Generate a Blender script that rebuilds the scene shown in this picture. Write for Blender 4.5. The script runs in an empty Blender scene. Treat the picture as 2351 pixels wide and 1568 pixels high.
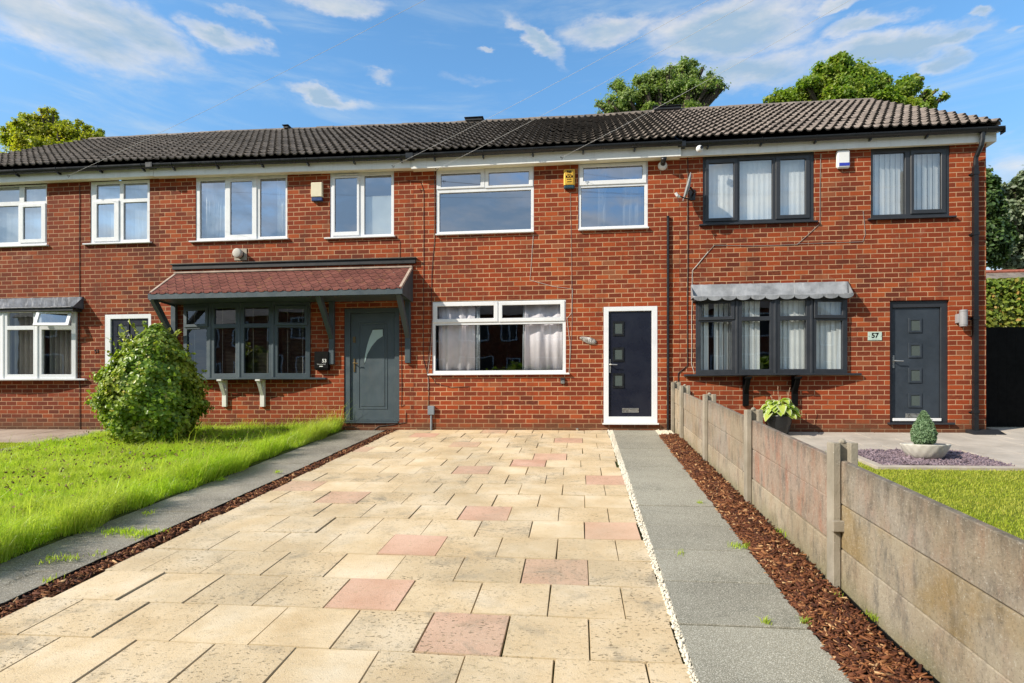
import bpy, math, random
import numpy as np
from mathutils import Vector, Matrix
R = math.radians
sc = bpy.context.scene
COL = sc.collection
rnd = random.Random(7)
# ------------------------------------------------------------------ camera
F, YAW, YH, CX = 1380.0, R(6.2), 942.0, 1175.5       # pixels are of a 2351 x 1568 copy of the photo
CY, CZ, M = -10.78, 0.40, 0.1153                     # camera distance and height; the gardens fall away from the houses
cam = bpy.data.objects.new('camera', bpy.data.cameras.new('camera')); COL.objects.link(cam)
cam.location = (0, CY, CZ); cam.rotation_euler = (R(90), 0, YAW)
cam.data.sensor_width = 36; cam.data.lens = 36 * F / 2351
cam.data.shift_y = (YH - 784) / 2351; cam.data.clip_start = .05; cam.data.clip_end = 3000
sc.camera = cam
sY, cY = math.sin(YAW), math.cos(YAW)
def ray(x, y):
    r = (x - CX) / F; return (-sY + r * cY, cY + r * sY, (YH - y) / F)
def W(x, y, Y=0.0):                                   # measured point on an upright plane at depth Y
    d = ray(x, y); t = (Y - CY) / d[1]; return (d[0] * t, Y, CZ + d[2] * t)
def G(x, y):                                          # measured point on the sloping ground
    d = ray(x, y); t = (M * CY - CZ) / (d[2] - M * d[1]); return (d[0] * t, CY + d[1] * t)
def gz(Y): return M * Y
def rect(x0, x1, yt, yb, Y=0.0):                      # -> X0, X1, Zbottom, Ztop
    xc = (x0 + x1) / 2
    return (W(x0, yt, Y)[0], W(x1, yt, Y)[0], W(xc, yb, Y)[2], W(xc, yt, Y)[2])
# ------------------------------------------------------------------ light
SUN = Vector((-.72, -.43, .57)).normalized()
sl = bpy.data.lights.new('sun', 'SUN'); sl.energy = 4.3; sl.angle = R(.6); sl.color = (1, .92, .79)
so = bpy.data.objects.new('sun', sl); COL.objects.link(so)
so.rotation_euler = SUN.to_track_quat('Z', 'Y').to_euler(); so.location = (-20, -20, 20)
sc.view_settings.view_transform = 'Standard'; sc.view_settings.look = 'None'
sc.view_settings.exposure = .5; sc.view_settings.gamma = 1
sc.cycles.max_bounces = 6; sc.cycles.diffuse_bounces = 3; sc.cycles.glossy_bounces = 3
sc.cycles.transparent_max_bounces = 12; sc.cycles.transmission_bounces = 3
sc.cycles.sample_clamp_indirect = 6
# ------------------------------------------------------------------ node helpers
class NT:
    def __init__(s, tree): s.t = tree; s.n = tree.nodes; s.l = tree.links
    def node(s, typ, **kw):
        n = s.n.new(typ)
        for k, v in kw.items():
            if k.startswith('i_'):
                key = k[2:]; key = int(key) if key.isdigit() else key.replace('_', ' ')
                s.put(n, key, v)
            else: setattr(n, k, v)
        return n
    def put(s, n, key, v):
        sock = n.inputs[key]
        if isinstance(v, bpy.types.NodeSocket): s.l.new(v, sock)
        else: sock.default_value = v
    def math(s, op, a, b=0.0, c=None, clamp=False):
        n = s.n.new('ShaderNodeMath'); n.operation = op; n.use_clamp = clamp
        s.put(n, 0, a); s.put(n, 1, b)
        if c is not None: s.put(n, 2, c)
        return n.outputs[0]
    def vmath(s, op, a, b=(0, 0, 0)):
        n = s.n.new('ShaderNodeVectorMath'); n.operation = op
        s.put(n, 0, a)
        if op != 'SCALE': s.put(n, 1, b)
        else: s.put(n, 'Scale', b)
        return n.outputs[1] if op == 'LENGTH' else n.outputs[0]
    def mix(s, f, a, b, mode='MIX'):
        n = s.n.new('ShaderNodeMix'); n.data_type = 'RGBA'; n.blend_type = mode
        def c(v): return v if isinstance(v, bpy.types.NodeSocket) else tuple(v) + ((1,) if len(v) == 3 else ())
        s.put(n, 0, f); s.put(n, 6, c(a)); s.put(n, 7, c(b)); return n.outputs[2]
    def mapr(s, v, a, b, c=0.0, d=1.0, smooth=True):
        n = s.n.new('ShaderNodeMapRange'); n.interpolation_type = 'SMOOTHSTEP' if smooth else 'LINEAR'
        s.put(n, 0, v); s.put(n, 1, a); s.put(n, 2, b); s.put(n, 3, c); s.put(n, 4, d); return n.outputs[0]
    def noise(s, vec, scale, detail=4, rough=.55, dist=0.0, dim='3D'):
        n = s.n.new('ShaderNodeTexNoise'); n.noise_dimensions = dim
        if vec is not None: s.put(n, 'Vector', vec)
        s.put(n, 'Scale', scale); s.put(n, 'Detail', detail); s.put(n, 'Roughness', rough); s.put(n, 'Distortion', dist)
        return n.outputs[0]
    def ramp(s, f, stops):
        n = s.n.new('ShaderNodeValToRGB'); s.put(n, 0, f); e = n.color_ramp.elements
        while len(e) < len(stops): e.new(.5)
        for k, (p, c) in zip(e, stops): k.position = p; k.color = tuple(c) + (1,)
        return n.outputs[0]
    def pos(s): return s.n.new('ShaderNodeNewGeometry').outputs['Position']
    def xyz(s, v):
        n = s.n.new('ShaderNodeSeparateXYZ'); s.put(n, 0, v); return n.outputs
    def vec(s, x=0., y=0., z=0.):
        n = s.n.new('ShaderNodeCombineXYZ'); s.put(n, 0, x); s.put(n, 1, y); s.put(n, 2, z); return n.outputs[0]
    def bump(s, h, strength=.5, dist=.01):
        n = s.n.new('ShaderNodeBump'); s.put(n, 'Height', h); s.put(n, 'Strength', strength); s.put(n, 'Distance', dist); return n.outputs[0]
def newmat(name):
    m = bpy.data.materials.new(name); m.use_nodes = True; m.node_tree.nodes.clear()
    return m, NT(m.node_tree)
def finish(nt, shader):
    o = nt.node('ShaderNodeOutputMaterial'); nt.l.new(shader, o.inputs[0])
def princ(nt, color, rough=.6, normal=None, spec=.5, metal=0.0, **kw):
    n = nt.node('ShaderNodeBsdfPrincipled')
    if not isinstance(color, bpy.types.NodeSocket): color = tuple(color) + (1,)
    nt.put(n, 'Base Color', color); nt.put(n, 'Roughness', rough); nt.put(n, 'Specular IOR Level', spec); nt.put(n, 'Metallic', metal)
    if normal is not None: nt.put(n, 'Normal', normal)
    for k, v in kw.items(): nt.put(n, k.replace('_', ' '), v)
    return n.outputs[0]
MATS = {}
def simple(name, color, rough=.5, var=.12, scale=3., bump=0.0, bscale=60., metal=0.0, dirt=0.0, dirtcol=(.1, .09, .06), spec=.5):
    m, nt = newmat(name); p = nt.pos()
    n1 = nt.noise(p, scale, 5); dark = tuple(c * (1 - var * 1.6) for c in color); lite = tuple(min(1, c * (1 + var)) for c in color)
    col = nt.ramp(n1, [(.3, dark), (.7, lite)])
    if dirt:
        x = nt.xyz(p); v = nt.vec(nt.math('MULTIPLY', x[0], 9), nt.math('MULTIPLY', x[1], 9), nt.math('MULTIPLY', x[2], 1.6))
        d = nt.mapr(nt.noise(v, 1.6, 5, .65), .5, .78, 0, dirt); col = nt.mix(d, col, dirtcol)
    nrm = nt.bump(nt.noise(p, bscale, 3), bump, .004) if bump else None
    rg = nt.mapr(nt.noise(p, scale * 3, 3), .3, .7, max(0, rough - .07), min(1, rough + .09))
    finish(nt, princ(nt, col, rg, nrm, spec, metal)); MATS[name] = m; return m
# ------------------------------------------------------------------ world: sky with fair-weather clouds
w = bpy.data.worlds.new('World'); sc.world = w; w.use_nodes = True
nt = NT(w.node_tree); nt.n.clear()
sky = nt.node('ShaderNodeTexSky', sky_type='NISHITA', sun_disc=False)
sky.sun_elevation = math.asin(SUN.z); sky.sun_rotation = math.atan2(SUN.x, SUN.y)
sky.air_density = 1.0; sky.dust_density = .6; sky.ozone_density = 1.6
dirv = nt.node('ShaderNodeTexCoord').outputs['Generated']
dx = nt.xyz(dirv)
az = nt.math('ARCTAN2', dx[0], dx[1]); el = nt.math('ARCSINE', dx[2])
q = nt.vec(az, nt.math('MULTIPLY', el, 1.0), 0.0)
wn = nt.node('ShaderNodeTexNoise', i_Vector=nt.vec(nt.math('MULTIPLY', az, 6), nt.math('MULTIPLY', el, 13), .3), i_Scale=1.6, i_Detail=6., i_Roughness=.62)
warp = nt.vmath('MULTIPLY', nt.vmath('SUBTRACT', wn.outputs[1], (.5, .5, .5)), (.12, .055, 0))
qw = nt.vmath('ADD', q, warp)
def azel(x, y):
    d = Vector(ray(x, y)).normalized(); return math.atan2(d.x, d.y), math.asin(d.z)
# (x, y, half width, half height, tilt deg, weight)
BL = [(110, 45, 400, 95, -6, 1.0), (300, 60, 230, 75, -12, .95), (505, 84, 115, 36, -8, .95), (780, 8, 140, 36, 4, .9), (560, 42, 90, 16, -8, .5),
      (1235, 92, 105, 30, -28, .95), (735, 216, 125, 22, -4, .9), (865, 168, 55, 14, 0, .6), (1115, 113, 34, 12, 0, .8),
      (1090, 184, 110, 17, 0, .38), (1410, 72, 150, 38, 0, .85), (1680, 70, 280, 85, -4, 1.0), (1700, 165, 300, 60, -3, .9),
      (2040, 110, 270, 48, -6, 1.0), (1990, 58, 150, 30, 0, .9), (2180, 92, 110, 26, 0, .9), (2150, 150, 80, 44, -20, .85),
      (1930, 140, 110, 22, 0, .7), (2250, 35, 50, 15, 0, .8), (2340, 60, 40, 12, 0, .6), (1600, 118, 160, 26, 0, .6), (2345, 400, 110, 70, 0, .6),
      (1620, 290, 150, 40, 0, .4), (640, 345, 420, 20, 0, .28), (2250, 330, 200, 14, 6, .35), (200, 300, 300, 16, 0, .22), (1950, 5, 150, 20, 0, .8)]
dens = None
for (x, y, hw, hh, tilt, wt) in BL:
    a, e = azel(x, y); a2, _ = azel(x + hw, y); _, e2 = azel(x, y - hh)
    mp = nt.node('ShaderNodeMapping', vector_type='TEXTURE', i_Vector=qw, i_Location=(a, e, 0), i_Rotation=(0, 0, R(tilt)), i_Scale=(abs(a2 - a) * 1.25, abs(e2 - e) * 1.35, 1))
    m1 = nt.mapr(nt.vmath('LENGTH', mp.outputs[0]), 1.0, .1, 0, wt)
    dens = m1 if dens is None else nt.math('MAXIMUM', dens, m1)
back = nt.mapr(dx[1], .15, -.25)                       # the half of the sky behind the viewer: broken cloud
bn = nt.noise(nt.vec(nt.math('MULTIPLY', az, 2), nt.math('MULTIPLY', el, 4), 2.0), 1.4, 6, .6)
dens = nt.math('MAXIMUM', dens, nt.math('MULTIPLY', back, nt.mapr(bn, .26, .52)))
fine = nt.noise(nt.vec(nt.math('MULTIPLY', az, 7), nt.math('MULTIPLY', el, 17), 0.), 2.2, 8, .62, .4)
cl = nt.mapr(nt.math('ADD', dens, nt.math('MULTIPLY', nt.math('SUBTRACT', fine, .5), .9)), .10, 1.02)
cl = nt.math('MULTIPLY', cl, nt.mapr(dens, .0, .2))
lumn = nt.noise(nt.vec(nt.math('MULTIPLY', az, 4), nt.math('MULTIPLY', el, 13), 5.), 1.7, 5, .6)
core = nt.math('ADD', nt.math('MULTIPLY', nt.mapr(dens, .5, 1.0), .85), nt.math('MULTIPLY', nt.math('SUBTRACT', .54, lumn), 2.6))
ccol = nt.mix(nt.math('MINIMUM', nt.math('MAXIMUM', core, 0.), 1.), (4.2, 4.05, 3.85), (1.9, 2.6, 3.3))
hz = nt.mapr(el, .0, .50)
skyc = nt.mix(1., sky.outputs[0], nt.mix(hz, (.78, .64, .47), (.74, 1.10, 1.24)), 'MULTIPLY')
wisp = nt.noise(nt.vec(nt.math('MULTIPLY', az, 2.2), nt.math('MULTIPLY', el, 15), 9.), 1.5, 7, .62, .5)
wf_ = nt.math('MULTIPLY', nt.mapr(wisp, .46, .78), nt.mapr(el, .75, .15, .25, .62))
skyc = nt.mix(wf_, skyc, (3.3, 3.75, 3.9))
hzr = nt.math('MULTIPLY', nt.mapr(el, .30, .02), nt.mapr(az, .1, .8, .25, .85)); skyc = nt.mix(hzr, skyc, (3.4, 3.75, 3.9))
fincol = nt.mix(nt.math('MULTIPLY', cl, .90), skyc, ccol)
bg = nt.node('ShaderNodeBackground', i_Color=fincol, i_Strength=.15)
wo = nt.node('ShaderNodeOutputWorld'); nt.l.new(bg.outputs[0], wo.inputs[0])
# ------------------------------------------------------------------ materials
def brick_mat(name, tint=(1, 1, 1), mort=(.50, .295, .17), seed=0.):
    m, nt = newmat(name); p = nt.pos(); x = nt.xyz(p)
    wob = nt.noise(p, 9, 3)
    u = nt.math('ADD', nt.math('ADD', x[0], x[1]), nt.math('MULTIPLY', nt.math('SUBTRACT', wob, .5), .006))
    z = nt.math('ADD', x[2], nt.math('MULTIPLY', nt.math('SUBTRACT', nt.noise(p, 5, 3), .5), .007))
    zr = nt.math('DIVIDE', z, .0825); row = nt.math('FLOOR', zr); fz = nt.math('FRACT', zr)
    half = nt.math('MULTIPLY', nt.math('FRACT', nt.math('MULTIPLY', row, .5)), 1.0)
    jr = nt.node('ShaderNodeTexWhiteNoise', noise_dimensions='1D'); nt.put(jr, 'W', row)
    ur = nt.math('ADD', nt.math('ADD', nt.math('DIVIDE', u, .225), half), nt.math('MULTIPLY', jr.outputs[0], .10))
    colm = nt.math('FLOOR', ur); fx = nt.math('FRACT', ur)
    wn_ = nt.node('ShaderNodeTexWhiteNoise', noise_dimensions='3D'); nt.put(wn_, 'Vector', nt.vec(colm, row, seed)); rv = wn_.outputs[0]
    rc = nt.xyz(wn_.outputs[1])
    ex = nt.math('MULTIPLY', nt.math('MINIMUM', fx, nt.math('SUBTRACT', 1., fx)), .225)
    ez = nt.math('MULTIPLY', nt.math('MINIMUM', fz, nt.math('SUBTRACT', 1., fz)), .0825)
    edge = nt.math('ADD', nt.math('MINIMUM', ex, ez), nt.math('MULTIPLY', nt.math('SUBTRACT', nt.noise(p, 45, 3), .5), .005))
    mk = nt.mapr(edge, .0046, .0074)                   # 0 in the joint, 1 on the brick
    bc = nt.ramp(rv, [(0, (.10, .023, .012)), (.22, (.145, .028, .012)), (.48, (.195, .033, .012)), (.74, (.27, .045, .012)), (.93, (.37, .078, .020)), (1., (.24, .085, .04))])
    bigv = nt.noise(p, .55, 4); bc = nt.mix(nt.mapr(bigv, .35, .68, 0, .5), bc, (.31, .048, .012))
    stk = nt.noise(nt.vec(nt.math('MULTIPLY', u, 12), nt.math('MULTIPLY', rc[1], 40), nt.math('MULTIPLY', x[2], 30)), 1.3, 4, .7)
    bc = nt.mix(nt.mapr(stk, .45, .75, 0, .45), bc, nt.mix(rc[2], (.12, .03, .016), (.44, .13, .05)))
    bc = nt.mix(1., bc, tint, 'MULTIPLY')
    mc = nt.ramp(nt.noise(p, 2.2, 5), [(.3, tuple(c * .62 for c in mort)), (.55, mort), (.8, tuple(min(1, c * 1.25) for c in mort))])
    col = nt.mix(mk, mc, bc)
    spl = nt.math('MULTIPLY', nt.mapr(nt.noise(p, 23, 2), .74, .80), .6); col = nt.mix(spl, col, (.6, .56, .5))   # mortar splashes
    drp = nt.noise(nt.vec(nt.math('MULTIPLY', u, 3.2), 4., nt.math('MULTIPLY', x[2], .45)), 1., 5, .68); col = nt.mix(nt.mapr(drp, .50, .72, 0, .38), col, (.085, .035, .022))   # soot runs
    pale = nt.noise(p, 1.1, 5, .7, .8); col = nt.mix(nt.mapr(pale, .60, .78, 0, .22), col, (.52, .36, .26))
    low = nt.math('MULTIPLY', nt.mapr(nt.math('ADD', x[2], nt.math('MULTIPLY', nt.noise(p, 3, 4), .35)), .55, .15), .72)
    col = nt.mix(low, col, (.10, .06, .032))           # damp, mossy lowest courses
    h = nt.math('ADD', nt.math('MULTIPLY', mk, .8), nt.math('MULTIPLY', nt.noise(p, 90, 4), .25))
    finish(nt, princ(nt, col, .85, nt.bump(h, .7, .008), .25)); MATS[name] = m; return m
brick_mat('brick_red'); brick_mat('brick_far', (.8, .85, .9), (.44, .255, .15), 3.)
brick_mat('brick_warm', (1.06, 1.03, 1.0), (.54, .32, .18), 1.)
PVC = simple('white_upvc', (.80, .81, .83), .28, .03, 2, 0, dirt=.18, dirtcol=(.42, .40, .33))
CREAM = simple('cream_soffit', (.86, .80, .60), .5, .06, 2, 0, dirt=.25, dirtcol=(.4, .36, .24))
FASC = simple('white_fascia', (.90, .89, .85), .35, .05, 3, 0, dirt=.18, dirtcol=(.36, .33, .26))
ANTH = simple('anthracite_upvc', (.030, .033, .040), .38, .10, 3, .15, 120)
SLATEG = simple('slate_grey_paint', (.062, .085, .10), .45, .10, 2, .1, 90, dirt=.15)
BLACKP = simple('black_plastic', (.012, .013, .015), .32, .2, 3)
NAVY = simple('navy_door', (.012, .014, .026), .30, .06, 1, .08, 90)
ANTHDOOR = simple('anthracite_door', (.036, .046, .060), .38, .12, 4, .25, 60)
STEEL = simple('satin_steel', (.62, .61, .58), .3, .1, 6, 0, metal=.9)
BRASS = simple('aged_brass', (.18, .12, .05), .4, .15, 6, 0, metal=.7)
DRAB = simple('dark_trim', (.02, .02, .022), .5, .2, 4)
SHADER_WHITE = simple('painted_timber_white', (.74, .72, .66), .55, .07, 5, .2, 60, dirt=.4, dirtcol=(.35, .26, .16))
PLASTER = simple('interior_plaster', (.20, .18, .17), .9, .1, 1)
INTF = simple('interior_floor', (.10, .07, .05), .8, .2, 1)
BLIND = simple('blind_fabric', (.88, .90, .90), .9, .05, 4)
BLINDG = simple('blind_grey', (.36, .34, .32), .9, .10, 4)
CURT = simple('curtain_fabric', (.84, .78, .84), .9, .06, 5)
SILVERC = simple('curtain_silver_edge', (.45, .50, .56), .6, .35, 60)
SLATB = simple('venetian_slat', (.16, .14, .12), .6, .1, 4)
GREYB = simple('grey_plastic', (.22, .25, .28), .45, .1, 4)
LEADL = simple('lead_light', (.27, .28, .30), .6, .25, 5, .6, 25, dirt=.55, dirtcol=(.50, .50, .50))
LEADD = simple('lead_dark', (.085, .095, .12), .5, .4, 8, .8, 20, dirt=.5, dirtcol=(.5, .5, .52))
YEL = simple('yellow_plastic', (.80, .47, .05), .35, .06, 9, 0, dirt=.2, dirtcol=(.45, .25, .04))
TEAL = simple('dark_teal_plastic', (.015, .055, .085), .2, .1, 9)
BLUEP = simple('blue_plastic', (.03, .05, .42), .2, .1, 9)
DKBLUE = simple('dark_blue_strip', (.02, .05, .16), .3, .1, 9)
CREAMP = simple('cream_plastic', (.72, .66, .48), .4, .05, 6)
WHITEP = simple('white_plastic', (.82, .82, .82), .3, .03, 6)
BLK = simple('black_paint', (.004, .004, .004), .7, .2, 4, spec=.12)
GREENGL = simple('pale_green_plate', (.50, .62, .55), .25, .05, 5)
CONC = None
def glass_mat(name, base=.20, tint=(.80, .86, .97), wav=.05, trans=(.86, .90, .88)):
    m, nt = newmat(name); p = nt.pos()
    lw = nt.node('ShaderNodeLayerWeight', i_Blend=.15)
    nb = nt.bump(nt.noise(p, 1.7, 2), wav, .02)
    g = nt.node('ShaderNodeBsdfGlossy', i_Color=tuple(tint) + (1,), i_Roughness=.01, i_Normal=nb)
    t = nt.node('ShaderNodeBsdfTransparent', i_Color=tuple(trans) + (1,))
    fac = nt.math('ADD', base, nt.math('MULTIPLY', lw.outputs['Facing'], .35), clamp=True)
    mx = nt.node('ShaderNodeMixShader', i_0=fac, i_1=t.outputs[0], i_2=g.outputs[0]); finish(nt, mx.outputs[0]); MATS[name] = m; return m
GLASS = glass_mat('window_glass', .11, trans=(.93, .95, .94)); GLASSU = glass_mat('window_glass_coated', .45, (.76, .82, .94)); glass_mat('window_glass_light', .27, (.85, .90, .96), trans=(.93, .95, .95))
def frosted(name, c):
    m, nt = newmat(name); finish(nt, princ(nt, c, .12, nt.bump(nt.noise(nt.pos(), 70, 2), .3, .003), .7)); MATS[name] = m; return m
FROST = frosted('obscure_glass', (.085, .105, .10)); FROSTL = frosted('obscure_glass_pale', (.42, .55, .55))
def tile_mat(name, a, b, moss):
    m, nt = newmat(name); p = nt.pos(); x = nt.xyz(p)
    c1 = nt.math('FLOOR', nt.math('DIVIDE', x[0], .30)); r1 = nt.math('FLOOR', nt.math('DIVIDE', nt.math('ADD', x[1], .45), .3))
    wn2 = nt.node('ShaderNodeTexWhiteNoise', noise_dimensions='2D'); nt.put(wn2, 'Vector', nt.vec(c1, r1, 0))
    col = nt.mix(wn2.outputs[0], a, b)
    col = nt.mix(nt.mapr(nt.noise(p, 26, 5, .7), .45, .7, 0, .6), col, tuple(c * .45 for c in a))
    col = nt.mix(nt.mapr(nt.noise(p, 7, 6, .7), .52, .66, 0, moss), col, (.045, .042, .024))
    col = nt.mix(nt.mapr(nt.noise(p, 60, 3, .7), .64, .70, 0, .5), col, (.30, .28, .24))
    finish(nt, princ(nt, col, .8, nt.bump(nt.noise(p, 110, 4), .6, .006), .3)); MATS[name] = m; return m
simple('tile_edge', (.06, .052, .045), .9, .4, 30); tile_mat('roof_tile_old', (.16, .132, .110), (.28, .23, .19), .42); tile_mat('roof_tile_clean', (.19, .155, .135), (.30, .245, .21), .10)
def foliage(name, stops, trans=.35, rough=.45, spec=.4):
    m, nt = newmat(name); g = nt.node('ShaderNodeNewGeometry')
    c = nt.ramp(g.outputs['Random Per Island'], stops)
    big = nt.noise(g.outputs['Position'], 1.1, 3); c = nt.mix(nt.mapr(big, .35, .7, 0, .35), c, stops[-1][1])
    big2 = nt.noise(g.outputs['Position'], 2.7, 4, .65); c = nt.mix(nt.mapr(big2, .50, .72, 0, .5), c, tuple(v * .9 for v in stops[0][1]))
    a = princ(nt, c, rough, None, spec)
    t = nt.node('ShaderNodeBsdfTranslucent', i_Color=nt.mix(1., c, (1.25, 1.35, .6), 'MULTIPLY'))
    mx = nt.node('ShaderNodeMixShader', i_0=trans, i_1=a, i_2=t.outputs[0]); finish(nt, mx.outputs[0]); MATS[name] = m; return m
foliage('grass_long', [(0, (.25, .36, .022)), (.35, (.39, .55, .036)), (.7, (.50, .66, .06)), (.93, (.62, .72, .12)), (1, (.68, .60, .24))], .5, .36)
foliage('grass_short', [(0, (.26, .33, .02)), (.5, (.39, .47, .03)), (.85, (.50, .52, .05)), (1, (.58, .50, .13))], .35, .6)
foliage('shrub_leaf', [(0, (.11, .20, .02)), (.4, (.19, .32, .03)), (.75, (.29, .43, .045)), (.92, (.46, .54, .08)), (1, (.60, .50, .10))], .36, .36, .45)
foliage('leaf_birch', [(0, (.10, .17, .04)), (.5, (.18, .28, .065)), (.85, (.30, .40, .10)), (1, (.50, .55, .24))], .48)
foliage('leaf_maple', [(0, (.11, .20, .02)), (.5, (.20, .33, .03)), (.85, (.32, .44, .045)), (1, (.50, .46, .12))], .48)
foliage('leaf_yellow', [(0, (.18, .24, .02)), (.5, (.34, .40, .03)), (.85, (.52, .52, .045)), (1, (.66, .55, .07))], .48)
foliage('leaf_dark', [(0, (.03, .065, .015)), (.5, (.055, .11, .025)), (.85, (.09, .16, .04)), (1, (.17, .24, .09))], .3)
foliage('leaf_silver', [(0, (.07, .10, .045)), (.5, (.12, .16, .08)), (.85, (.20, .25, .14)), (1, (.34, .37, .24))], .25)
foliage('leaf_hedge', [(0, (.10, .17, .02)), (.5, (.18, .27, .03)), (.85, (.26, .34, .04)), (1, (.48, .28, .08))], .3)
foliage('leaf_conifer', [(0, (.08, .15, .07)), (.6, (.15, .25, .125)), (1, (.27, .37, .21))], .2)
foliage('leaf_hosta', [(0, (.28, .42, .04)), (.5, (.42, .56, .07)), (1, (.58, .64, .14))], .4)
foliage('leaf_hosta_rim', [(0, (.50, .55, .35)), (1, (.66, .68, .48))], .3)
BARK = simple('bark', (.11, .085, .06), .9, .3, 8, .8, 20)
def soil_mat(name, c, s=20):
    m, nt = newmat(name); p = nt.pos()
    col = nt.ramp(nt.noise(p, s, 6, .7), [(.3, tuple(v * .45 for v in c)), (.7, c)])
    finish(nt, princ(nt, col, .95, nt.bump(nt.noise(p, s * 2, 5), 1., .02), .15)); MATS[name] = m; return m
soil_mat('turf_soil', (.10, .12, .025)); soil_mat('turf_short', (.22, .27, .025), 30); soil_mat('mulch_soil', (.045, .022, .012)); soil_mat('far_ground', (.09, .11, .04), 1.2)
soil_mat('street_asphalt', (.06, .06, .06), 40)
def stone_mat(name, stops, rough=.85, bump=.5, bs=130, speck=None, stain=None, big=1.4, pit=None, slab=None):
    m, nt = newmat(name); p = nt.pos()
    col = nt.ramp(nt.noise(p, big, 6, .62), stops)
    if stain: col = nt.mix(nt.mapr(nt.noise(p, 2.7, 6, .7, .6), .55, .75, 0, stain[1]), col, stain[0])
    if speck: col = nt.mix(nt.mapr(nt.noise(p, speck[1], 2, .6), speck[3], speck[3] + .07, 0, speck[2]), col, speck[0])
    if slab:
        wr = nt.node('ShaderNodeTexWhiteNoise', noise_dimensions='1D'); fy_ = nt.math('DIVIDE', nt.math('ADD', nt.xyz(p)[1], .02), slab); nt.put(wr, 'W', nt.math('FLOOR', fy_))
        col = nt.mix(1., col, nt.mix(wr.outputs[0], (.97, .955, .92), (1.16, 1.14, 1.09)), 'MULTIPLY')
        fr = nt.math('FRACT', fy_); ed_ = nt.math('MULTIPLY', nt.math('MINIMUM', fr, nt.math('SUBTRACT', 1., fr)), slab)
        col = nt.mix(nt.mapr(nt.math('ADD', ed_, nt.math('MULTIPLY', nt.noise(p, 18, 4), .03)), .030, .012, 0, .5), col, (.12, .11, .07))
    h = nt.noise(p, bs, 4, .7)
    if pit:
        v = nt.noise(nt.vmath('MULTIPLY', p, (34, 58, 34)), 1., 2, .5); pm = nt.math('MULTIPLY', nt.mapr(v, .70, .745), nt.mapr(nt.noise(p, 3.1, 3), .40, .55, .25, 1.)); col = nt.mix(nt.math('MULTIPLY', pm, .8), col, pit)
        h = nt.math('SUBTRACT', h, nt.math('MULTIPLY', pm, 1.2))
    finish(nt, princ(nt, col, rough, nt.bump(h, bump, .006), .25)); MATS[name] = m; return m
stone_mat('path_granite', [(.35, (.19, .18, .145)), (.65, (.28, .265, .215))], .8, .9, 190, ((.55, .53, .46), 170, .85, .52), ((.13, .13, .105), .75), 1.1, slab=.61)
stone_mat('path_old', [(.35, (.17, .152, .125)), (.65, (.27, .245, .205))], .9, .9, 90, ((.55, .52, .46), 110, .7, .56), ((.085, .075, .055), .85), 1.6, slab=.76)
stone_mat('patio_slab', [(.35, (.36, .315, .265)), (.65, (.50, .44, .375))], .8, .4, 120, None, ((.30, .28, .25), .5), 1.6)
stone_mat('patio_pink', [(.35, (.30, .22, .17)), (.65, (.42, .33, .26))], .85, .4, 120, None, ((.22, .2, .16), .5), 1.6)
stone_mat('gravel_white', [(.3, (.62, .55, .42)), (.7, (.80, .74, .62))], .8, .4, 60)
stone_mat('slate_chip', [(.3, (.13, .09, .11)), (.7, (.34, .26, .29))], .6, .4, 60, None, None, 14)
stone_mat('planter_stone', [(.3, (.48, .45, .40)), (.7, (.60, .57, .51))], .7, .3, 60)
stone_mat('bed_edging', [(.3, (.34, .29, .23)), (.7, (.50, .44, .37))], .8, .4, 60, None, ((.3, .2, .1), .6), 4)
stone_mat('render_post', [(.3, (.23, .20, .15)), (.7, (.40, .35, .28))], .9, .9, 90, ((.72, .68, .6), 80, .6, .70), ((.20, .19, .13), .6), 3)
def fence_mat(name, base, pink, yel):
    m, nt = newmat(name); p = nt.pos(); x = nt.xyz(p)
    col = nt.ramp(nt.noise(p, 1.6, 6, .65), [(.3, tuple(c * .72 for c in base)), (.7, base)])
    st = nt.vec(nt.math('MULTIPLY', x[0], 6), nt.math('MULTIPLY', x[1], 6), nt.math('MULTIPLY', x[2], 2.4))
    col = nt.mix(nt.mapr(nt.noise(st, 1.1, 6, .72), .44, .70, 0, pink), col, (.40, .165, .10))
    col = nt.mix(nt.mapr(nt.noise(st, 1.7, 5, .7), .44, .74, 0, .8), col, (.12, .11, .095))
    col = nt.mix(nt.mapr(nt.noise(p, 1.3, 5, .6), .42, .62, 0, yel), col, (.30, .19, .05))
    hg = nt.math('SUBTRACT', x[2], nt.math('MULTIPLY', x[1], M)); wv = nt.noise(nt.vec(0, nt.math('MULTIPLY', x[1], 14), nt.math('MULTIPLY', x[2], 2)), 1., 5, .7)
    run = nt.math('ADD', hg, nt.math('MULTIPLY', wv, .34)); col = nt.mix(nt.mapr(run, .90, 1.08, 0, .65), col, (.10, .09, .07))   # dark runs from the top edge
    col = nt.mix(nt.mapr(nt.math('ADD', hg, nt.math('MULTIPLY', nt.noise(p, 5, 4), .3)), .34, .14, 0, .55), col, (.24, .22, .10))   # algae near the soil
    col = nt.mix(nt.mapr(nt.noise(p, 85, 3, .6), .65, .72, 0, .6), col, (.66, .62, .54))
    col = nt.mix(nt.mapr(nt.noise(p, 120, 2, .6), .62, .70, 0, .5), col, (.10, .09, .075))
    gr = nt.noise(p, 46, 6, .8); col = nt.mix(nt.mapr(gr, .36, .46, .45, 0), col, (.09, .08, .065)); col = nt.mix(nt.mapr(gr, .55, .66, 0, .35), col, (.70, .64, .54))
    finish(nt, princ(nt, col, .9, nt.bump(nt.math('ADD', nt.noise(p, 150, 5, .7), gr), 1., .008), .2)); MATS[name] = m; return m
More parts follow.
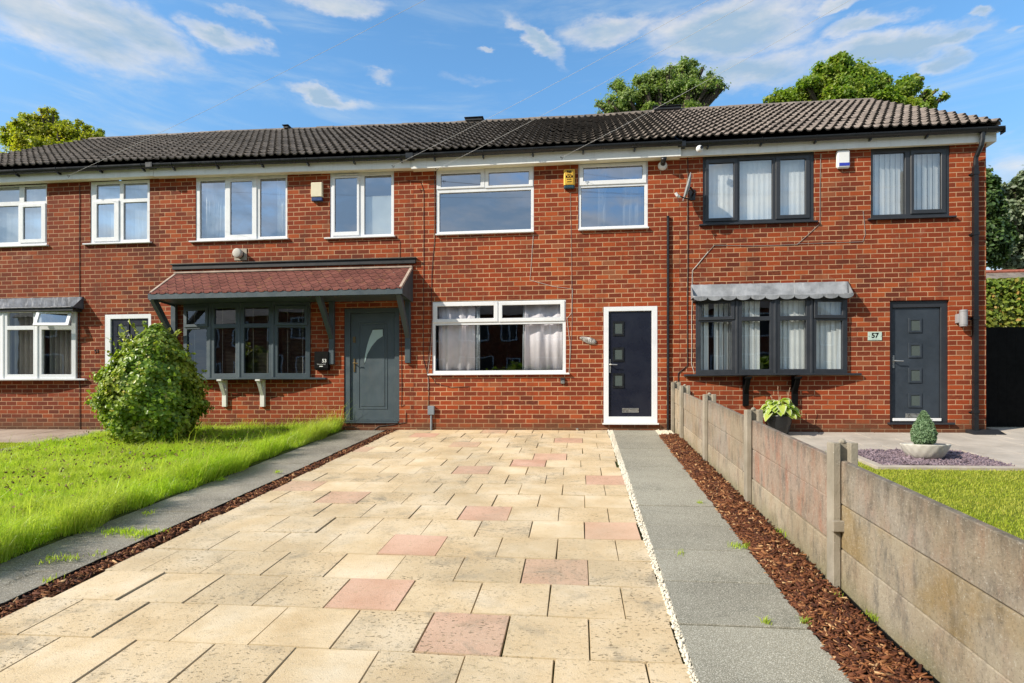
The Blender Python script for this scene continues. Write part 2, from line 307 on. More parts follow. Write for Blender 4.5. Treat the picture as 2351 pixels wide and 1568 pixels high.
fence_mat('fence_grey', (.40, .345, .28), .35, .25); fence_mat('fence_pink', (.43, .33, .26), .75, .08); fence_mat('fence_pale', (.50, .42, .31), .2, .2); fence_mat('fence_yellow', (.44, .37, .27), .15, .6)
def chip_mat():
    m, nt = newmat('bark_chip'); g = nt.node('ShaderNodeNewGeometry')
    c = nt.ramp(g.outputs['Random Per Island'], [(0, (.045, .015, .008)), (.45, (.125, .040, .017)), (.8, (.22, .080, .030)), (.94, (.36, .165, .065)), (1, (.60, .38, .19))])
    finish(nt, princ(nt, c, .75, nt.bump(nt.noise(g.outputs['Position'], 120, 3), .5, .004), .3)); MATS['bark_chip'] = m
chip_mat()
def paver_mat():
    m, nt = newmat('paver'); p = nt.pos()
    at = nt.node('ShaderNodeAttribute', attribute_name='tone'); a = nt.xyz(at.outputs['Color'])
    yel = nt.ramp(nt.noise(p, 2.3, 6, .6), [(.32, (.60, .43, .235)), (.5, (.70, .53, .32)), (.72, (.78, .64, .45))])
    pink = nt.ramp(nt.noise(p, 2.6, 5, .6), [(.35, (.56, .305, .205)), (.7, (.70, .43, .31))])
    col = nt.mix(a[0], yel, pink)
    col = nt.mix(nt.math('MULTIPLY', nt.mapr(nt.noise(p, 3.4, 6, .72, .5), .50, .72), nt.math('MULTIPLY', a[1], 1.)), col, (.23, .20, .15))
    v = nt.noise(nt.vmath('MULTIPLY', p, (42, 70, 40)), 1., 2, .5)
    pm = nt.math('MULTIPLY', nt.mapr(v, .60, .66), nt.mapr(nt.noise(p, 5, 3), .36, .6, .35, 1.))
    pm = nt.math('MULTIPLY', pm, nt.math('ADD', .25, a[1]), clamp=True)
    col = nt.mix(nt.math('MULTIPLY', a[1], .28), col, (.42, .32, .20))
    col = nt.mix(nt.math('MULTIPLY', pm, .85), col, (.17, .12, .06))
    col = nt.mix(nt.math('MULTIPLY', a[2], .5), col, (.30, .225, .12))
    col = nt.mix(nt.mapr(nt.noise(p, .8, 5, .65), .42, .66, 0, .30), col, (.36, .30, .20))
    col = nt.mix(nt.mapr(nt.noise(p, 13, 4, .7), .58, .75, 0, .4), col, (.33, .26, .13))
    col = nt.mix(nt.mapr(nt.noise(p, 240, 2), .55, .68, 0, .22), col, (.85, .80, .70))
    h = nt.math('SUBTRACT', nt.noise(p, 120, 5, .7), nt.math('MULTIPLY', pm, 1.1))
    h = nt.math('ADD', h, nt.math('MULTIPLY', nt.noise(nt.vmath('MULTIPLY', p, (6, 30, 6)), 1., 4, .6), .8))
    finish(nt, princ(nt, col, .85, nt.bump(h, .55, .007), .25)); MATS['paver'] = m
paver_mat()
def shingle_mat():
    m, nt = newmat('canopy_shingle'); p = nt.pos(); x = nt.xyz(p)
    v = nt.math('DIVIDE', nt.math('ADD', x[1], 1.), .108); row = nt.math('FLOOR', v); fv = nt.math('FRACT', v)
    u = nt.math('ADD', nt.math('DIVIDE', x[0], .17), nt.math('FRACT', nt.math('MULTIPLY', row, .5)))
    cu = nt.math('FLOOR', u); fu = nt.math('SUBTRACT', nt.math('FRACT', u), .5)
    arc = nt.math('MULTIPLY', nt.math('POWER', nt.math('ABSOLUTE', fu), 2.), 2.6)
    d = nt.math('SUBTRACT', fv, arc)
    line = nt.math('MULTIPLY', nt.mapr(d, -.03, .03), nt.mapr(d, .20, .07))
    wv = nt.node('ShaderNodeTexWhiteNoise', noise_dimensions='2D'); nt.put(wv, 'Vector', nt.vec(cu, row, 0))
    col = nt.mix(wv.outputs[0], (.115, .040, .032), (.185, .066, .052))
    col = nt.mix(nt.mapr(nt.noise(p, 55, 3, .7), .5, .7, 0, .5), col, (.30, .16, .13))
    col = nt.mix(nt.math('MULTIPLY', line, .95), col, (.022, .010, .009))
    col = nt.mix(nt.mapr(nt.noise(p, 6, 5, .7), .55, .72, 0, .5), col, (.32, .17, .07))
    col = nt.mix(nt.mapr(nt.noise(p, 30, 2), .74, .79, 0, .8), col, (.75, .70, .6))
    finish(nt, princ(nt, col, .95, nt.bump(nt.math('SUBTRACT', nt.noise(p, 200, 3), nt.math('MULTIPLY', line, 2.)), .6, .006), .15)); MATS['canopy_shingle'] = m
shingle_mat()
# ------------------------------------------------------------------ mesh helpers
class MB:
    def __init__(s): s.v = []; s.f = []
    def box(s, x0, x1, y0, y1, z0, z1):
        b = len(s.v)
        s.v += [(x, y, z) for z in (z0, z1) for y in (y0, y1) for x in (x0, x1)]
        s.f += [tuple(b + i for i in q) for q in ((0, 2, 3, 1), (4, 5, 7, 6), (0, 1, 5, 4), (2, 6, 7, 3), (0, 4, 6, 2), (1, 3, 7, 5))]; return s
    def prism(s, pts, d):                              # closed polygon (3-D points) swept by vector d
        b = len(s.v); n = len(pts); d = Vector(d)
        s.v += [tuple(p) for p in pts] + [tuple(Vector(p) + d) for p in pts]
        s.f.append(tuple(b + i for i in range(n))[::-1]); s.f.append(tuple(b + n + i for i in range(n)))
        s.f += [(b + i, b + (i + 1) % n, b + n + (i + 1) % n, b + n + i) for i in range(n)]; return s
    def quad(s, *p):
        b = len(s.v); s.v += [tuple(q) for q in p]; s.f.append(tuple(range(b, b + len(p)))); return s
    def tube(s, pts, r, n=8, caps=True):
        pts = [Vector(p) for p in pts]; rs = r if isinstance(r, (list, tuple)) else [r] * len(pts)
        b = len(s.v); up = Vector((0, 0, 1)); last = None
        for i, p in enumerate(pts):
            t = (pts[min(i + 1, len(pts) - 1)] - pts[max(i - 1, 0)]).normalized()
            if last is None:
                a = t.cross(up);
                if a.length < .1: a = t.cross(Vector((1, 0, 0)))
            else: a = last - t * last.dot(t)
            a.normalize(); last = a; c = t.cross(a)
            for k in range(n):
                an = 2 * math.pi * k / n; s.v.append(tuple(p + (a * math.cos(an) + c * math.sin(an)) * rs[i]))
        for i in range(len(pts) - 1):
            for k in range(n):
                s.f.append((b + i * n + k, b + i * n + (k + 1) % n, b + (i + 1) * n + (k + 1) % n, b + (i + 1) * n + k))
        if caps: s.f.append(tuple(b + k for k in range(n))[::-1]); e = b + (len(pts) - 1) * n; s.f.append(tuple(e + k for k in range(n)))
        return s
    def lathe(s, prof, n=24, o=(0, 0, 0), sy=1.0, twist=None):
        b = len(s.v)
        for (r, z) in prof:
            for k in range(n):
                a = 2 * math.pi * k / n; rr = r * (twist(a, z) if twist else 1)
                s.v.append((o[0] + rr * math.cos(a), o[1] + rr * math.sin(a) * sy, o[2] + z))
        for i in range(len(prof) - 1):
            for k in range(n): s.f.append((b + i * n + k, b + i * n + (k + 1) % n, b + (i + 1) * n + (k + 1) % n, b + (i + 1) * n + k))
        return s
    def plate(s, x0, x1, z0, z1, holes, yf, yb, T=None):
        xs = sorted({x0, x1} | {min(max(h[0], x0), x1) for h in holes} | {min(max(h[1], x0), x1) for h in holes})
        zs = sorted({z0, z1} | {min(max(h[2], z0), z1) for h in holes} | {min(max(h[3], z0), z1) for h in holes})
        nx, nz = len(xs) - 1, len(zs) - 1
        def solid(i, j):
            if i < 0 or j < 0 or i >= nx or j >= nz: return False
            cx, cz = (xs[i] + xs[i + 1]) / 2, (zs[j] + zs[j + 1]) / 2
            return not any(h[0] < cx < h[1] and h[2] < cz < h[3] for h in holes)
        idx = {}
        def V(i, j, y):
            k = (i, j, y)
            if k not in idx:
                p = Vector((xs[i], y, zs[j])); p = T @ p if T else p; idx[k] = len(s.v); s.v.append(tuple(p))
            return idx[k]
        for i in range(nx):
            for j in range(nz):
                if not solid(i, j): continue
                s.f.append((V(i, j, yf), V(i + 1, j, yf), V(i + 1, j + 1, yf), V(i, j + 1, yf)))
                s.f.append((V(i, j, yb), V(i, j + 1, yb), V(i + 1, j + 1, yb), V(i + 1, j, yb)))
                if not solid(i - 1, j): s.f.append((V(i, j, yf), V(i, j + 1, yf), V(i, j + 1, yb), V(i, j, yb)))
                if not solid(i + 1, j): s.f.append((V(i + 1, j, yf), V(i + 1, j, yb), V(i + 1, j + 1, yb), V(i + 1, j + 1, yf)))
                if not solid(i, j - 1): s.f.append((V(i, j, yf), V(i, j, yb), V(i + 1, j, yb), V(i + 1, j, yf)))
                if not solid(i, j + 1): s.f.append((V(i, j + 1, yf), V(i + 1, j + 1, yf), V(i + 1, j + 1, yb), V(i, j + 1, yb)))
        return s
    def build(s, name, mat, parent=None, bevel=0.0, smooth=False):
        me = bpy.data.meshes.new(name); me.from_pydata(s.v, [], s.f); me.update()
        return link(name, me, mat, parent, bevel, smooth)
def link(name, me, mat, parent=None, bevel=0.0, smooth=False):
    o = bpy.data.objects.new(name, me); COL.objects.link(o)
    if mat is not None: me.materials.append(MATS[mat] if isinstance(mat, str) else mat)
    if smooth: me.polygons.foreach_set('use_smooth', [True] * len(me.polygons))
    if bevel:
        b = o.modifiers.new('bevel', 'BEVEL'); b.width = bevel; b.segments = 1; b.limit_method = 'ANGLE'; b.angle_limit = R(50)
    if parent:
        o.parent = parent; o.matrix_parent_inverse = Matrix.Translation(world_loc(parent)).inverted()
    return o
def world_loc(o):
    l = Vector(o.location) if not o.parent else o.parent_loc if hasattr(o, 'parent_loc') else Vector((0, 0, 0))
    return l if not o.parent else Vector(o.get('wl', (0, 0, 0)))
def tag(o, label=None, cat=None, group=None, kind=None):
    if label: o['label'] = label
    if cat: o['category'] = cat
    if group: o['group'] = group
    if kind: o['kind'] = kind
    return o
def thing(name, loc, label, cat, group=None):
    o = bpy.data.objects.new(name, None); COL.objects.link(o); o.location = loc; o.empty_display_size = .2
    return tag(o, label, cat, group)
def struct(o): o['kind'] = 'structure'; return o
def text(name, s_, size, loc, mat, parent, align='CENTER', ext=.0015, rot=(90, 0, 0), bold=0.0):
    c = bpy.data.curves.new(name, 'FONT'); c.body = s_; c.size = size; c.extrude = ext; c.align_x = align; c.align_y = 'CENTER'; c.offset = bold
    c.materials.append(MATS[mat]); o = bpy.data.objects.new(name, c); COL.objects.link(o)
    bpy.context.view_layer.update(); me = bpy.data.meshes.new_from_object(o); bpy.data.objects.remove(o)
    me.transform(Matrix.Translation(loc) @ Matrix.Rotation(R(rot[1]), 4, 'Y') @ Matrix.Rotation(R(rot[0]), 4, 'X'))
    o = bpy.data.objects.new(name, me); COL.objects.link(o); o.parent = parent; o.matrix_parent_inverse = world_inv(parent); return o
def fastmesh(name, V, Fc, mat, parent=None, n=4):
    """V (k,3) array, Fc (m,n) int array"""
    me = bpy.data.meshes.new(name); me.vertices.add(len(V)); me.vertices.foreach_set('co', np.asarray(V, np.float32).ravel())
    m = len(Fc); me.loops.add(m * n); me.loops.foreach_set('vertex_index', np.asarray(Fc, np.int32).ravel())
    me.polygons.add(m); me.polygons.foreach_set('loop_start', np.arange(0, m * n, n, dtype=np.int32)); me.polygons.foreach_set('loop_total', np.full(m, n, np.int32))
    me.update(calc_edges=True); me.validate(); return link(name, me, mat, parent)
rng = np.random.default_rng(11)
def leaves(name, P, N, size, mat, parent=None, aspect=1.6, fold=.25, sizevar=.35):
    """P (k,3) positions, N (k,3) leaf normals -> one folded four-corner leaf each (two quads sharing a midrib)"""
    k = len(P); N = N / (np.linalg.norm(N, axis=1, keepdims=True) + 1e-9)
    a = rng.normal(size=(k, 3)); a -= N * (a * N).sum(1, keepdims=True); a /= np.linalg.norm(a, axis=1, keepdims=True) + 1e-9
    b = np.cross(N, a); sz = size * (1 + sizevar * rng.uniform(-1, 1, (k, 1)))
    L = a * sz * aspect / 2; Wd = b * sz / 2; up = N * sz * fold * .5
    v = np.stack([P - L, P - L * .15 + Wd + up, P + L, P - L * .15 - Wd + up, P + L * .45 + Wd * .75 + up * .8, P + L * .45 - Wd * .75 + up * .8], 1)
    V_ = v.reshape(-1, 3); i = np.arange(k)[:, None] * 6
    f = np.concatenate([i + np.array([[0, 1, 4, 2]]), i + np.array([[0, 2, 5, 3]])], 0)
    return fastmesh(name, V_, f, mat, parent)
# ------------------------------------------------------------------ ground
def slab_sheet(name, pts, lift, mat, thick=None):
    m = MB(); top = [(x, y, gz(y) + lift) for x, y in pts]
    m.prism([(x, y, z - (thick or .25)) for x, y, z in top], (0, 0, thick or .25)); o = m.build(name, mat); return struct(o)
g = MB()
def gzz(Y): return 1.6 if Y <= -25 else gz(Y) if -13.5 < Y < 1.5 else (gz(-13.5) if Y <= -13.5 else gz(1.5))
ys = [-1500, -200, -60, -30, -25, -21.6, -13.5, -10, -7, -4, -2, 0, 1.5, 12, 40, 200, 1500]; xs = [-1500, -200, -60, -20, 0, 20, 60, 200, 1500]
for Y in ys:
    for X in xs: g.v.append((X, Y, gzz(Y) - .06))
for j in range(len(ys) - 1):
    for i in range(len(xs) - 1): a = j * len(xs) + i; g.f.append((a, a + 1, a + 1 + len(xs), a + len(xs)))
struct(g.build('ground', 'far_ground'))
m = MB().box(-60, 60, -21.5, -13.6, gz(-13.5) - .05, gz(-13.5) - .03); struct(m.build('street', 'street_asphalt'))
m = MB().box(-60, 60, -13.58, -11.9, gz(-13.5) - .05, gz(-13.5) + .08); struct(m.build('pavement', 'path_old'))
# driveway of tumbled pavers, row offsets as laid
DRX0, DRX1 = -3.30, .53
rows = [(-.40, -2.14, [-1.69]), (-.86, -2.85, [-2.85]), (-1.32, -2.63, [-.39]), (-1.78, -2.87, [-1.96]), (-2.23, -3.09, [-3.54]), (-2.70, -2.86, [-.61]),
        (-3.15, -2.67, [-.85]), (-3.61, -2.88, [-1.53]), (-4.07, -2.62, [.08]), (-4.53, -2.42, [-3.33]), (-4.99, -2.19, [-2.64]), (-5.45, -1.98, [-1.09]),
        (-5.91, -1.75, [.05]), (-6.37, -1.51, [-1.51]), (-6.83, -1.28, [-.39]), (-7.29, -1.53, [-1.53]), (-7.75, -.84, [-.84]), (-8.21, -1.02, []), (-8.67, -1.2, []), (-9.13, -.95, []), (-9.59, -1.1, [-.65]), (-10.05, -.9, []), (-10.5, -1.1, [])]
pm = MB(); tones = []; ytop = -.005; PT = .4525
def drl(Y): return -3.29 + .011 * Y
for (yb, x0, pinks) in rows:
    X = x0
    while X > -3.9: X -= PT
    while X < DRX1 - .02:
        xa, xb = max(X, drl(yb)), min(X + PT, DRX1 + rnd.uniform(-.008, .008)); 
        if xb - xa > .05:
            g1, g2, g3 = min(.006, .0012 * math.exp(rnd.gauss(.45, .6))), rnd.uniform(.0006, .0022), rnd.uniform(-.003, .004)
            a0, a1, b0, b1 = xa + g1, xb - g1, yb + g2, ytop - g2
            dz = rnd.uniform(-.003, .004); tilt = rnd.uniform(-.004, .004); c = .0035; j = [rnd.uniform(-.003, .003) for _ in range(8)]
            b = len(pm.v)
            bl = drl(b0) if X < drl(yb) else None
            for (dd, hh) in ((0, -.05), (0, -.007), (c, 0)):
                for (px, py, jj, kk) in ((a0 + dd, b0 + dd, 0, 1), (a1 - dd, b0 + dd, 2, 3), (a1 - dd, b1 - dd, 4, 5), (a0 + dd, b1 - dd, 6, 7)):
                    pm.v.append((px + j[jj], py + j[kk], gz(py) + .045 + hh + dz + tilt * (1 if px > (a0 + a1) / 2 else -1)))
            n0 = len(pm.f)
            for l in (0, 4):
                for q in range(4): pm.f.append((b + l + q, b + l + (q + 1) % 4, b + l + 4 + (q + 1) % 4, b + l + 4 + q))
            pm.f.append((b + 8, b + 9, b + 10, b + 11))
            pink = any(abs(X - pk) < .12 for pk in pinks); pk_ = rnd.uniform(.62, 1.); dirty = max(0, rnd.gauss(.45, .3)) + (.7 if rnd.random() < .1 else 0)
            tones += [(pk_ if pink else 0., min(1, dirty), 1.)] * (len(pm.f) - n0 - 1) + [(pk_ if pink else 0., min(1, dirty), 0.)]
        X += PT
    ytop = yb
dr = struct(pm.build('driveway', 'paver')); at = dr.data.attributes.new('tone', 'FLOAT_COLOR', 'FACE')
at.data.foreach_set('color', [c for t in tones for c in (*t, 1.)])
slab_sheet('driveway_bed', [(-3.27, -10.9), (.55, -10.9), (.55, -.005), (-3.24, -.005)], .022, 'turf_soil')
def slabs(name, mat, cells, lift, thick=.05, gap=.004):
    mb = MB()
    for (xa, xb, ya, yb) in cells:
        ga = gap * rnd.uniform(.5, 1.3); dz = rnd.uniform(-.003, .003); b = len(mb.v)
        for (dd, hh) in ((0, -thick), (0, -.004), (.004, 0)):
            for (px, py) in ((xa + ga + dd, ya + ga + dd), (xb - ga - dd, ya + ga + dd), (xb - ga - dd, yb - ga - dd), (xa + ga + dd, yb - ga - dd)):
                mb.v.append((px, py, gz(py) + lift + hh + dz))
        for l in (0, 4):
            for q in range(4): mb.f.append((b + l + q, b + l + (q + 1) % 4, b + l + 4 + (q + 1) % 4, b + l + 4 + q))
        mb.f.append((b + 8, b + 9, b + 10, b + 11))
    return struct(mb.build(name, mat))
# right-hand granite path (slabs taper slightly across the plot)
cells = []; y = -.02; k = 0
while y > -10.6:
    d = .61; cells.append((.615 + .008 * y, 1.365 + .0125 * y, y - d, y)); y -= d
slabs('garden_path', 'path_granite', cells, .052, gap=.0065)
cells = []; y = -.02
while y > -10.6: cells.append((-4.6, -3.465 + .012 * y, y - .76, y)); y -= .76
slabs('neighbour_path', 'path_old', cells, .035, gap=.006)
cells = []; y = -.42
while y > -8.5: cells.append((-9.12, -8.48, y - .9, y)); y -= .9
slabs('dividing_path', 'path_old', cells, .03)
cells = []
for i in range(9):
    for j in range(2): cells.append((-13.6 + i * .6, -13.0 + i * .6, -1.55 + j * .76 + (0), -1.55 + (j + 1) * .76)) if -13.6 + i * .6 < -9.2 else None
cells += [(-9.8 + i * .72, -9.08 + i * .72, -.40, -.02) for i in range(3)]
cells = [c for c in cells if not (c[0] < -7.7 and c[3] > 0)]
slabs('left_patio', 'patio_pink', cells, .03)
# flags in front of the right-hand house
cells = []
yy = .55
for r_, d in enumerate((.62, .6, .62, .62)):
    X = 1.84 - (.35 if r_ % 2 else 0)
    while X < 13:
        wd = (.9, .6, .75)[(r_ + int(X * 3)) % 3]; xa, xb = max(X, 1.84), min(X + wd, 13.); a, b2 = yy - d, yy
        if b2 > 0 and X < 6.75: a, b2 = a, -.005
        if xb - xa > .05 and not (xa < 6.75 < xb and b2 > 0) and b2 - a > .02: cells.append((xa, xb, a, b2))
        elif xa < 6.75 < xb: cells.append((6.76, xb, yy - d, yy)); cells.append((xa, 6.755, yy - d, -.005))
        X += wd
    yy -= d
while yy > -9:
    for (xa, xb) in ((5.33, 6.2), (6.2, 6.9), (6.9, 7.8), (7.8, 8.7), (8.7, 9.6)): cells.append((xa, xb, yy - .6, yy))
    yy -= .6
slabs('right_patio', 'patio_slab', cells, .03, gap=.009)
slab_sheet('right_patio_bed', [(1.84, -9), (9.6, -9), (9.6, .5), (6.8, .5), (6.8, -.004), (1.84, -.004)], -.012, 'turf_soil')
cells = [(6.76 + i * .9, 7.66 + i * .9, .56, 1.5) for i in range(5)]; slabs('side_passage', 'path_granite', cells, .03)
# lawns
slab_sheet('left_lawn_soil', [(-8.47, -10.6), (-4.28, -10.6), (-4.28, -.02), (-8.47, -.02)], .045, 'turf_soil')
slab_sheet('far_left_lawn_soil', [(-13.6, -10.6), (-9.13, -10.6), (-9.13, -1.56), (-13.6, -1.56)], .03, 'turf_short')
slab_sheet('right_lawn_soil', [(1.84, -10.6), (5.30, -10.6), (5.30, -3.02), (3.62, -3.02), (3.62, -1.92), (1.84, -1.92)], .03, 'turf_short')
def blades(name, PX, PY, h, w_, mat, lean=.5, lift=.04, wind=(0.25, -.1)):
    k = len(PX); ang = rng.uniform(0, 2 * math.pi, k); dr_ = rng.normal(0, lean, (k, 2)) + np.array(wind)
    base = np.stack([PX, PY, gz(PY) + lift], 1); wv = np.stack([np.cos(ang), np.sin(ang), np.zeros(k)], 1) * (w_ * rng.uniform(.6, 1.3, (k, 1)))
    hh = h[:, None]; d3 = np.concatenate([dr_, np.zeros((k, 1))], 1)
    mid = base + np.array([0, 0, 1.]) * hh * .6 + d3 * hh * .25; tip = base + np.array([0, 0, 1.]) * hh * (1 - .18 * np.minimum(2, np.abs(dr_).sum(1)))[:, None] + d3 * hh * .85
    V_ = np.stack([base - wv, base + wv, mid + wv * .75, mid - wv * .75, tip + wv * .12, tip - wv * .12], 1).reshape(-1, 3)
    i = np.arange(k)[:, None] * 6; f = np.concatenate([i + np.array([[0, 1, 2, 3]]), i + np.array([[3, 2, 4, 5]])], 0)
    o = fastmesh(name, V_, f, mat); o['kind'] = 'stuff'; return o
def noise2(x, y, s, seed=0):
    r2 = np.random.default_rng(seed); v = 0
    for i in range(6):
        a, b, c = r2.uniform(-1, 1, 3); n = math.hypot(a, b) + .2; v = v + np.sin((a * x + b * y) / n * s * (1 + .45 * i) + c * 9) / (1 + .35 * i)
    return v / 2.6
def keep(X, Y, mar=1.2):                               # only what this or a nearby camera could see
    return (Y > CY + .945 * np.abs(X) - mar) & (Y > CY + 2.0)
n = 300000; X = rng.uniform(-8.5, -4.18, n); Y = rng.uniform(-9.5, -.04, n); k = keep(X, Y); X, Y = X[k], Y[k]
edge = -4.28 + .09 * noise2(Y, Y * 0, 3.1, 3) + .05 * noise2(Y, Y * 0, 9, 4); k = X < edge; X, Y = X[k], Y[k]
clump = noise2(X, Y, 5, 1); h = .100 + .065 * np.clip(clump, -1, 1.2) + .045 * np.clip(noise2(X, Y, 15, 8), -1, 1.3) + .03 * rng.random(len(X)); ed = np.exp(-((X + 4.35) / .30) ** 2); h = h * (1 + 1.2 * ed) + .05 * np.clip(-(Y + 4.) / 3, 0, 1)
h = np.clip(h, .04, .32) * rng.uniform(.6, 1.25, len(X)); tall = (rng.random(len(X)) < .012) | ((Y > -.35) & (rng.random(len(X)) < .12)); h[tall] *= 2.0
blades('long_grass', X, Y, h, .0027, 'grass_long', .5, wind=(.42, -.12))['label'] = 'long bright green unmown grass of the left lawn'
n = 90000; X = rng.uniform(1.84, 5.30, n); Y = rng.uniform(-8.5, -1.93, n); k = keep(X, Y, .6) & ~((X > 3.60) & (Y > -3.04)); X, Y = X[k], Y[k]
blades('short_grass', X, Y, np.full(len(X), .028) * rng.uniform(.5, 1.3, len(X)), .0028, 'grass_short', .5, .028)['label'] = 'short mown lawn behind the concrete fence'
n = 30000; X = rng.uniform(-12.5, -9.14, n); Y = rng.uniform(-4.5, -1.58, n); k = keep(X, Y, .6); X, Y = X[k], Y[k]
blades('far_grass', X, Y, np.full(len(X), .03) * rng.uniform(.5, 1.3, len(X)), .0035, 'grass_short', .5, .028)['label'] = 'small patch of short lawn at the left edge'
# weeds and stray tufts
wx, wy = [], []
for (px, py, nn, sp) in ((255, 1236, 90, .035), (290, 1236, 140, .04), (325, 1240, 150, .05), (350, 1238, 70, .04), (205, 1232, 60, .04), (160, 1300, 50, .035), (120, 1302, 60, .04), (230, 1288, 30, .03), (505, 1112, 90, .03), (636, 1094, 40, .03), (115, 1352, 30, .02), (340, 1192, 40, .03),
                         (1850, 1452, 45, .018), (1758, 1452, 30, .014), (1710, 1272, 50, .03), (1605, 1168, 30, .015), (2000, 1440, 70, .03), (1905, 1390, 60, .04), (1795, 1240, 60, .05), (1690, 1272, 30, .03), (1560, 1290, 14, .02)):
    x0, y0 = G(px, py); wx += list(rng.normal(x0, sp, nn)); wy += list(rng.normal(y0, sp, nn))
wx, wy = np.array(wx), np.array(wy); wy = np.minimum(wy, -.03)
o = blades('weed_tufts', wx, wy, rng.uniform(.015, .055, len(wx)), .003, 'grass_long', .7, .05); o['label'] = 'small grass weeds growing in the joints of the paths'
# flower heads scattered in the long grass
fx = rng.uniform(-8.4, -4.5, 1900); fy = rng.uniform(-7, -.6, 1900); k = keep(fx, fy, .3); fx, fy = fx[k], fy[k]
Pf = np.stack([fx, fy, gz(fy) + rng.uniform(.12, .20, len(fx))], 1)
simple('seed_head', (.22, .11, .06), .8, .3, 30); o = leaves('seed_heads', Pf, rng.normal(size=Pf.shape), .019, 'seed_head', aspect=1.8); tag(o, 'small brown clover and seed heads in the long lawn', kind='stuff')
simple('violet_petal', (.16, .10, .42), .6, .2, 30); s_ = rng.random(len(Pf)) < .015
o = leaves('violet_flowers', Pf[s_], rng.normal(size=Pf[s_].shape), .028, 'violet_petal', aspect=1.2); tag(o, 'few violet flowers dotted in the long lawn', kind='stuff')
# ------------------------------------------------------------------ bark mulch and gravel
def chips(name, xf, yr, n, size, mat, thick=.25, lift=.05, lump=.03, ncl=0):
    Y = rng.uniform(*yr, n); t = rng.random(n); xa, xb = xf(Y); X = xa + (xb - xa) * t
    crown = np.sin(np.pi * np.clip(t, 0, 1)) ** .6
    Z = gz(Y) + lift + lump * crown * (1 + .6 * noise2(X, Y, 9, 5)) + rng.uniform(0, .012, n)
    L = np.minimum(size * rng.lognormal(0, .45, n), size * 2.2); Wd = L * rng.uniform(.10, .36, n); T = L * rng.uniform(.06, .16, n) * (thick / .25)
    yaw = rng.uniform(0, 2 * math.pi, n); pit = rng.normal(0, .38, n); rol = rng.normal(0, .5, n)
    ca, sa, cp, sp, cr, sr = np.cos(yaw), np.sin(yaw), np.cos(pit), np.sin(pit), np.cos(rol), np.sin(rol)
    ax = np.stack([ca * cp, sa * cp, sp], 1); ay = np.stack([-sa * cr - ca * sp * sr * 1., ca * cr - sa * sp * sr, cp * sr], 1); azv = np.cross(ax, ay)
    C = np.stack([X, Y, Z], 1); out = []
    for sz in (-1, 1):
        for sy_ in (-1, 1):
            for sx in (-1, 1):
                tap = rng.uniform(.45, 1.0, (n, 1)); out.append(C + ax * (L / 2)[:, None] * sx + ay * (Wd / 2)[:, None] * sy_ * tap + azv * (T / 2)[:, None] * sz)
    V_ = np.stack(out, 1).reshape(-1, 3); i = np.arange(n)[:, None] * 8
    f = np.concatenate([i + np.array([q]) for q in ((0, 2, 3, 1), (4, 5, 7, 6), (0, 1, 5, 4), (2, 6, 7, 3), (0, 4, 6, 2), (1, 3, 7, 5))], 0)
    o = fastmesh(name, V_, f, mat); o['kind'] = 'stuff'; return o
def strip_bed(name, fl, fr, y0, y1, lift, hump, mat, n=40):
    mb = MB()
    for i in range(n + 1):
        Yv = y0 + (y1 - y0) * i / n; a, b = fl(Yv), fr(Yv)
        for t in (0, .15, .5, .85, 1): mb.v.append((a + (b - a) * t, Yv, gz(Yv) + lift + hump * math.sin(math.pi * t) ** .6 if 0 < t < 1 else gz(Yv) + lift))
    for i in range(n):
        for j in range(4): a = i * 5 + j; mb.f.append((a, a + 1, a + 6, a + 5))
    return struct(mb.build(name, mat))
ml = lambda Y: 1.37 + .0125 * Y; mr = lambda Y: 1.66 + .006 * Y
strip_bed('mulch_bed', ml, mr, -.62, -10.5, .03, .03, 'mulch_soil')
o = chips('bark_mulch', lambda Y: (ml(Y) - .01, mr(Y)), (-9.6, -.62), 19000, .037, 'bark_chip', lift=.045, lump=.035); o['label'] = 'red brown bark mulch strip along the concrete fence'
ll = lambda Y: -3.455 + .012 * Y; lr = lambda Y: -3.30 + .011 * Y
strip_bed('edging_bed', ll, lr, -.02, -10.5, .012, .015, 'mulch_soil')
o = chips('bark_edging', lambda Y: (ll(Y), lr(Y) + .02), (-9.0, -.03), 5200, .034, 'bark_chip', lift=.028, lump=.018); o['label'] = 'narrow strip of bark chips left of the pavers'
mb = MB(); pts = [(-3.462 + .012 * y_, y_) for y_ in np.linspace(-.02, -10.4, 60)]
for (xa, ya), (xb, yb) in zip(pts, pts[1:]): mb.quad((xa, ya, gz(ya) + .0), (xb, yb, gz(yb) + .0), (xb, yb, gz(yb) + .062 + rnd.uniform(-.006, .004)), (xa, ya, gz(ya) + .06)); 
ed = mb.build('edging_strip', 'black_plastic'); sol = ed.modifiers.new('solid', 'SOLIDIFY'); sol.thickness = .006; tag(ed, 'thin black plastic edging beside the left bark strip', 'edging')
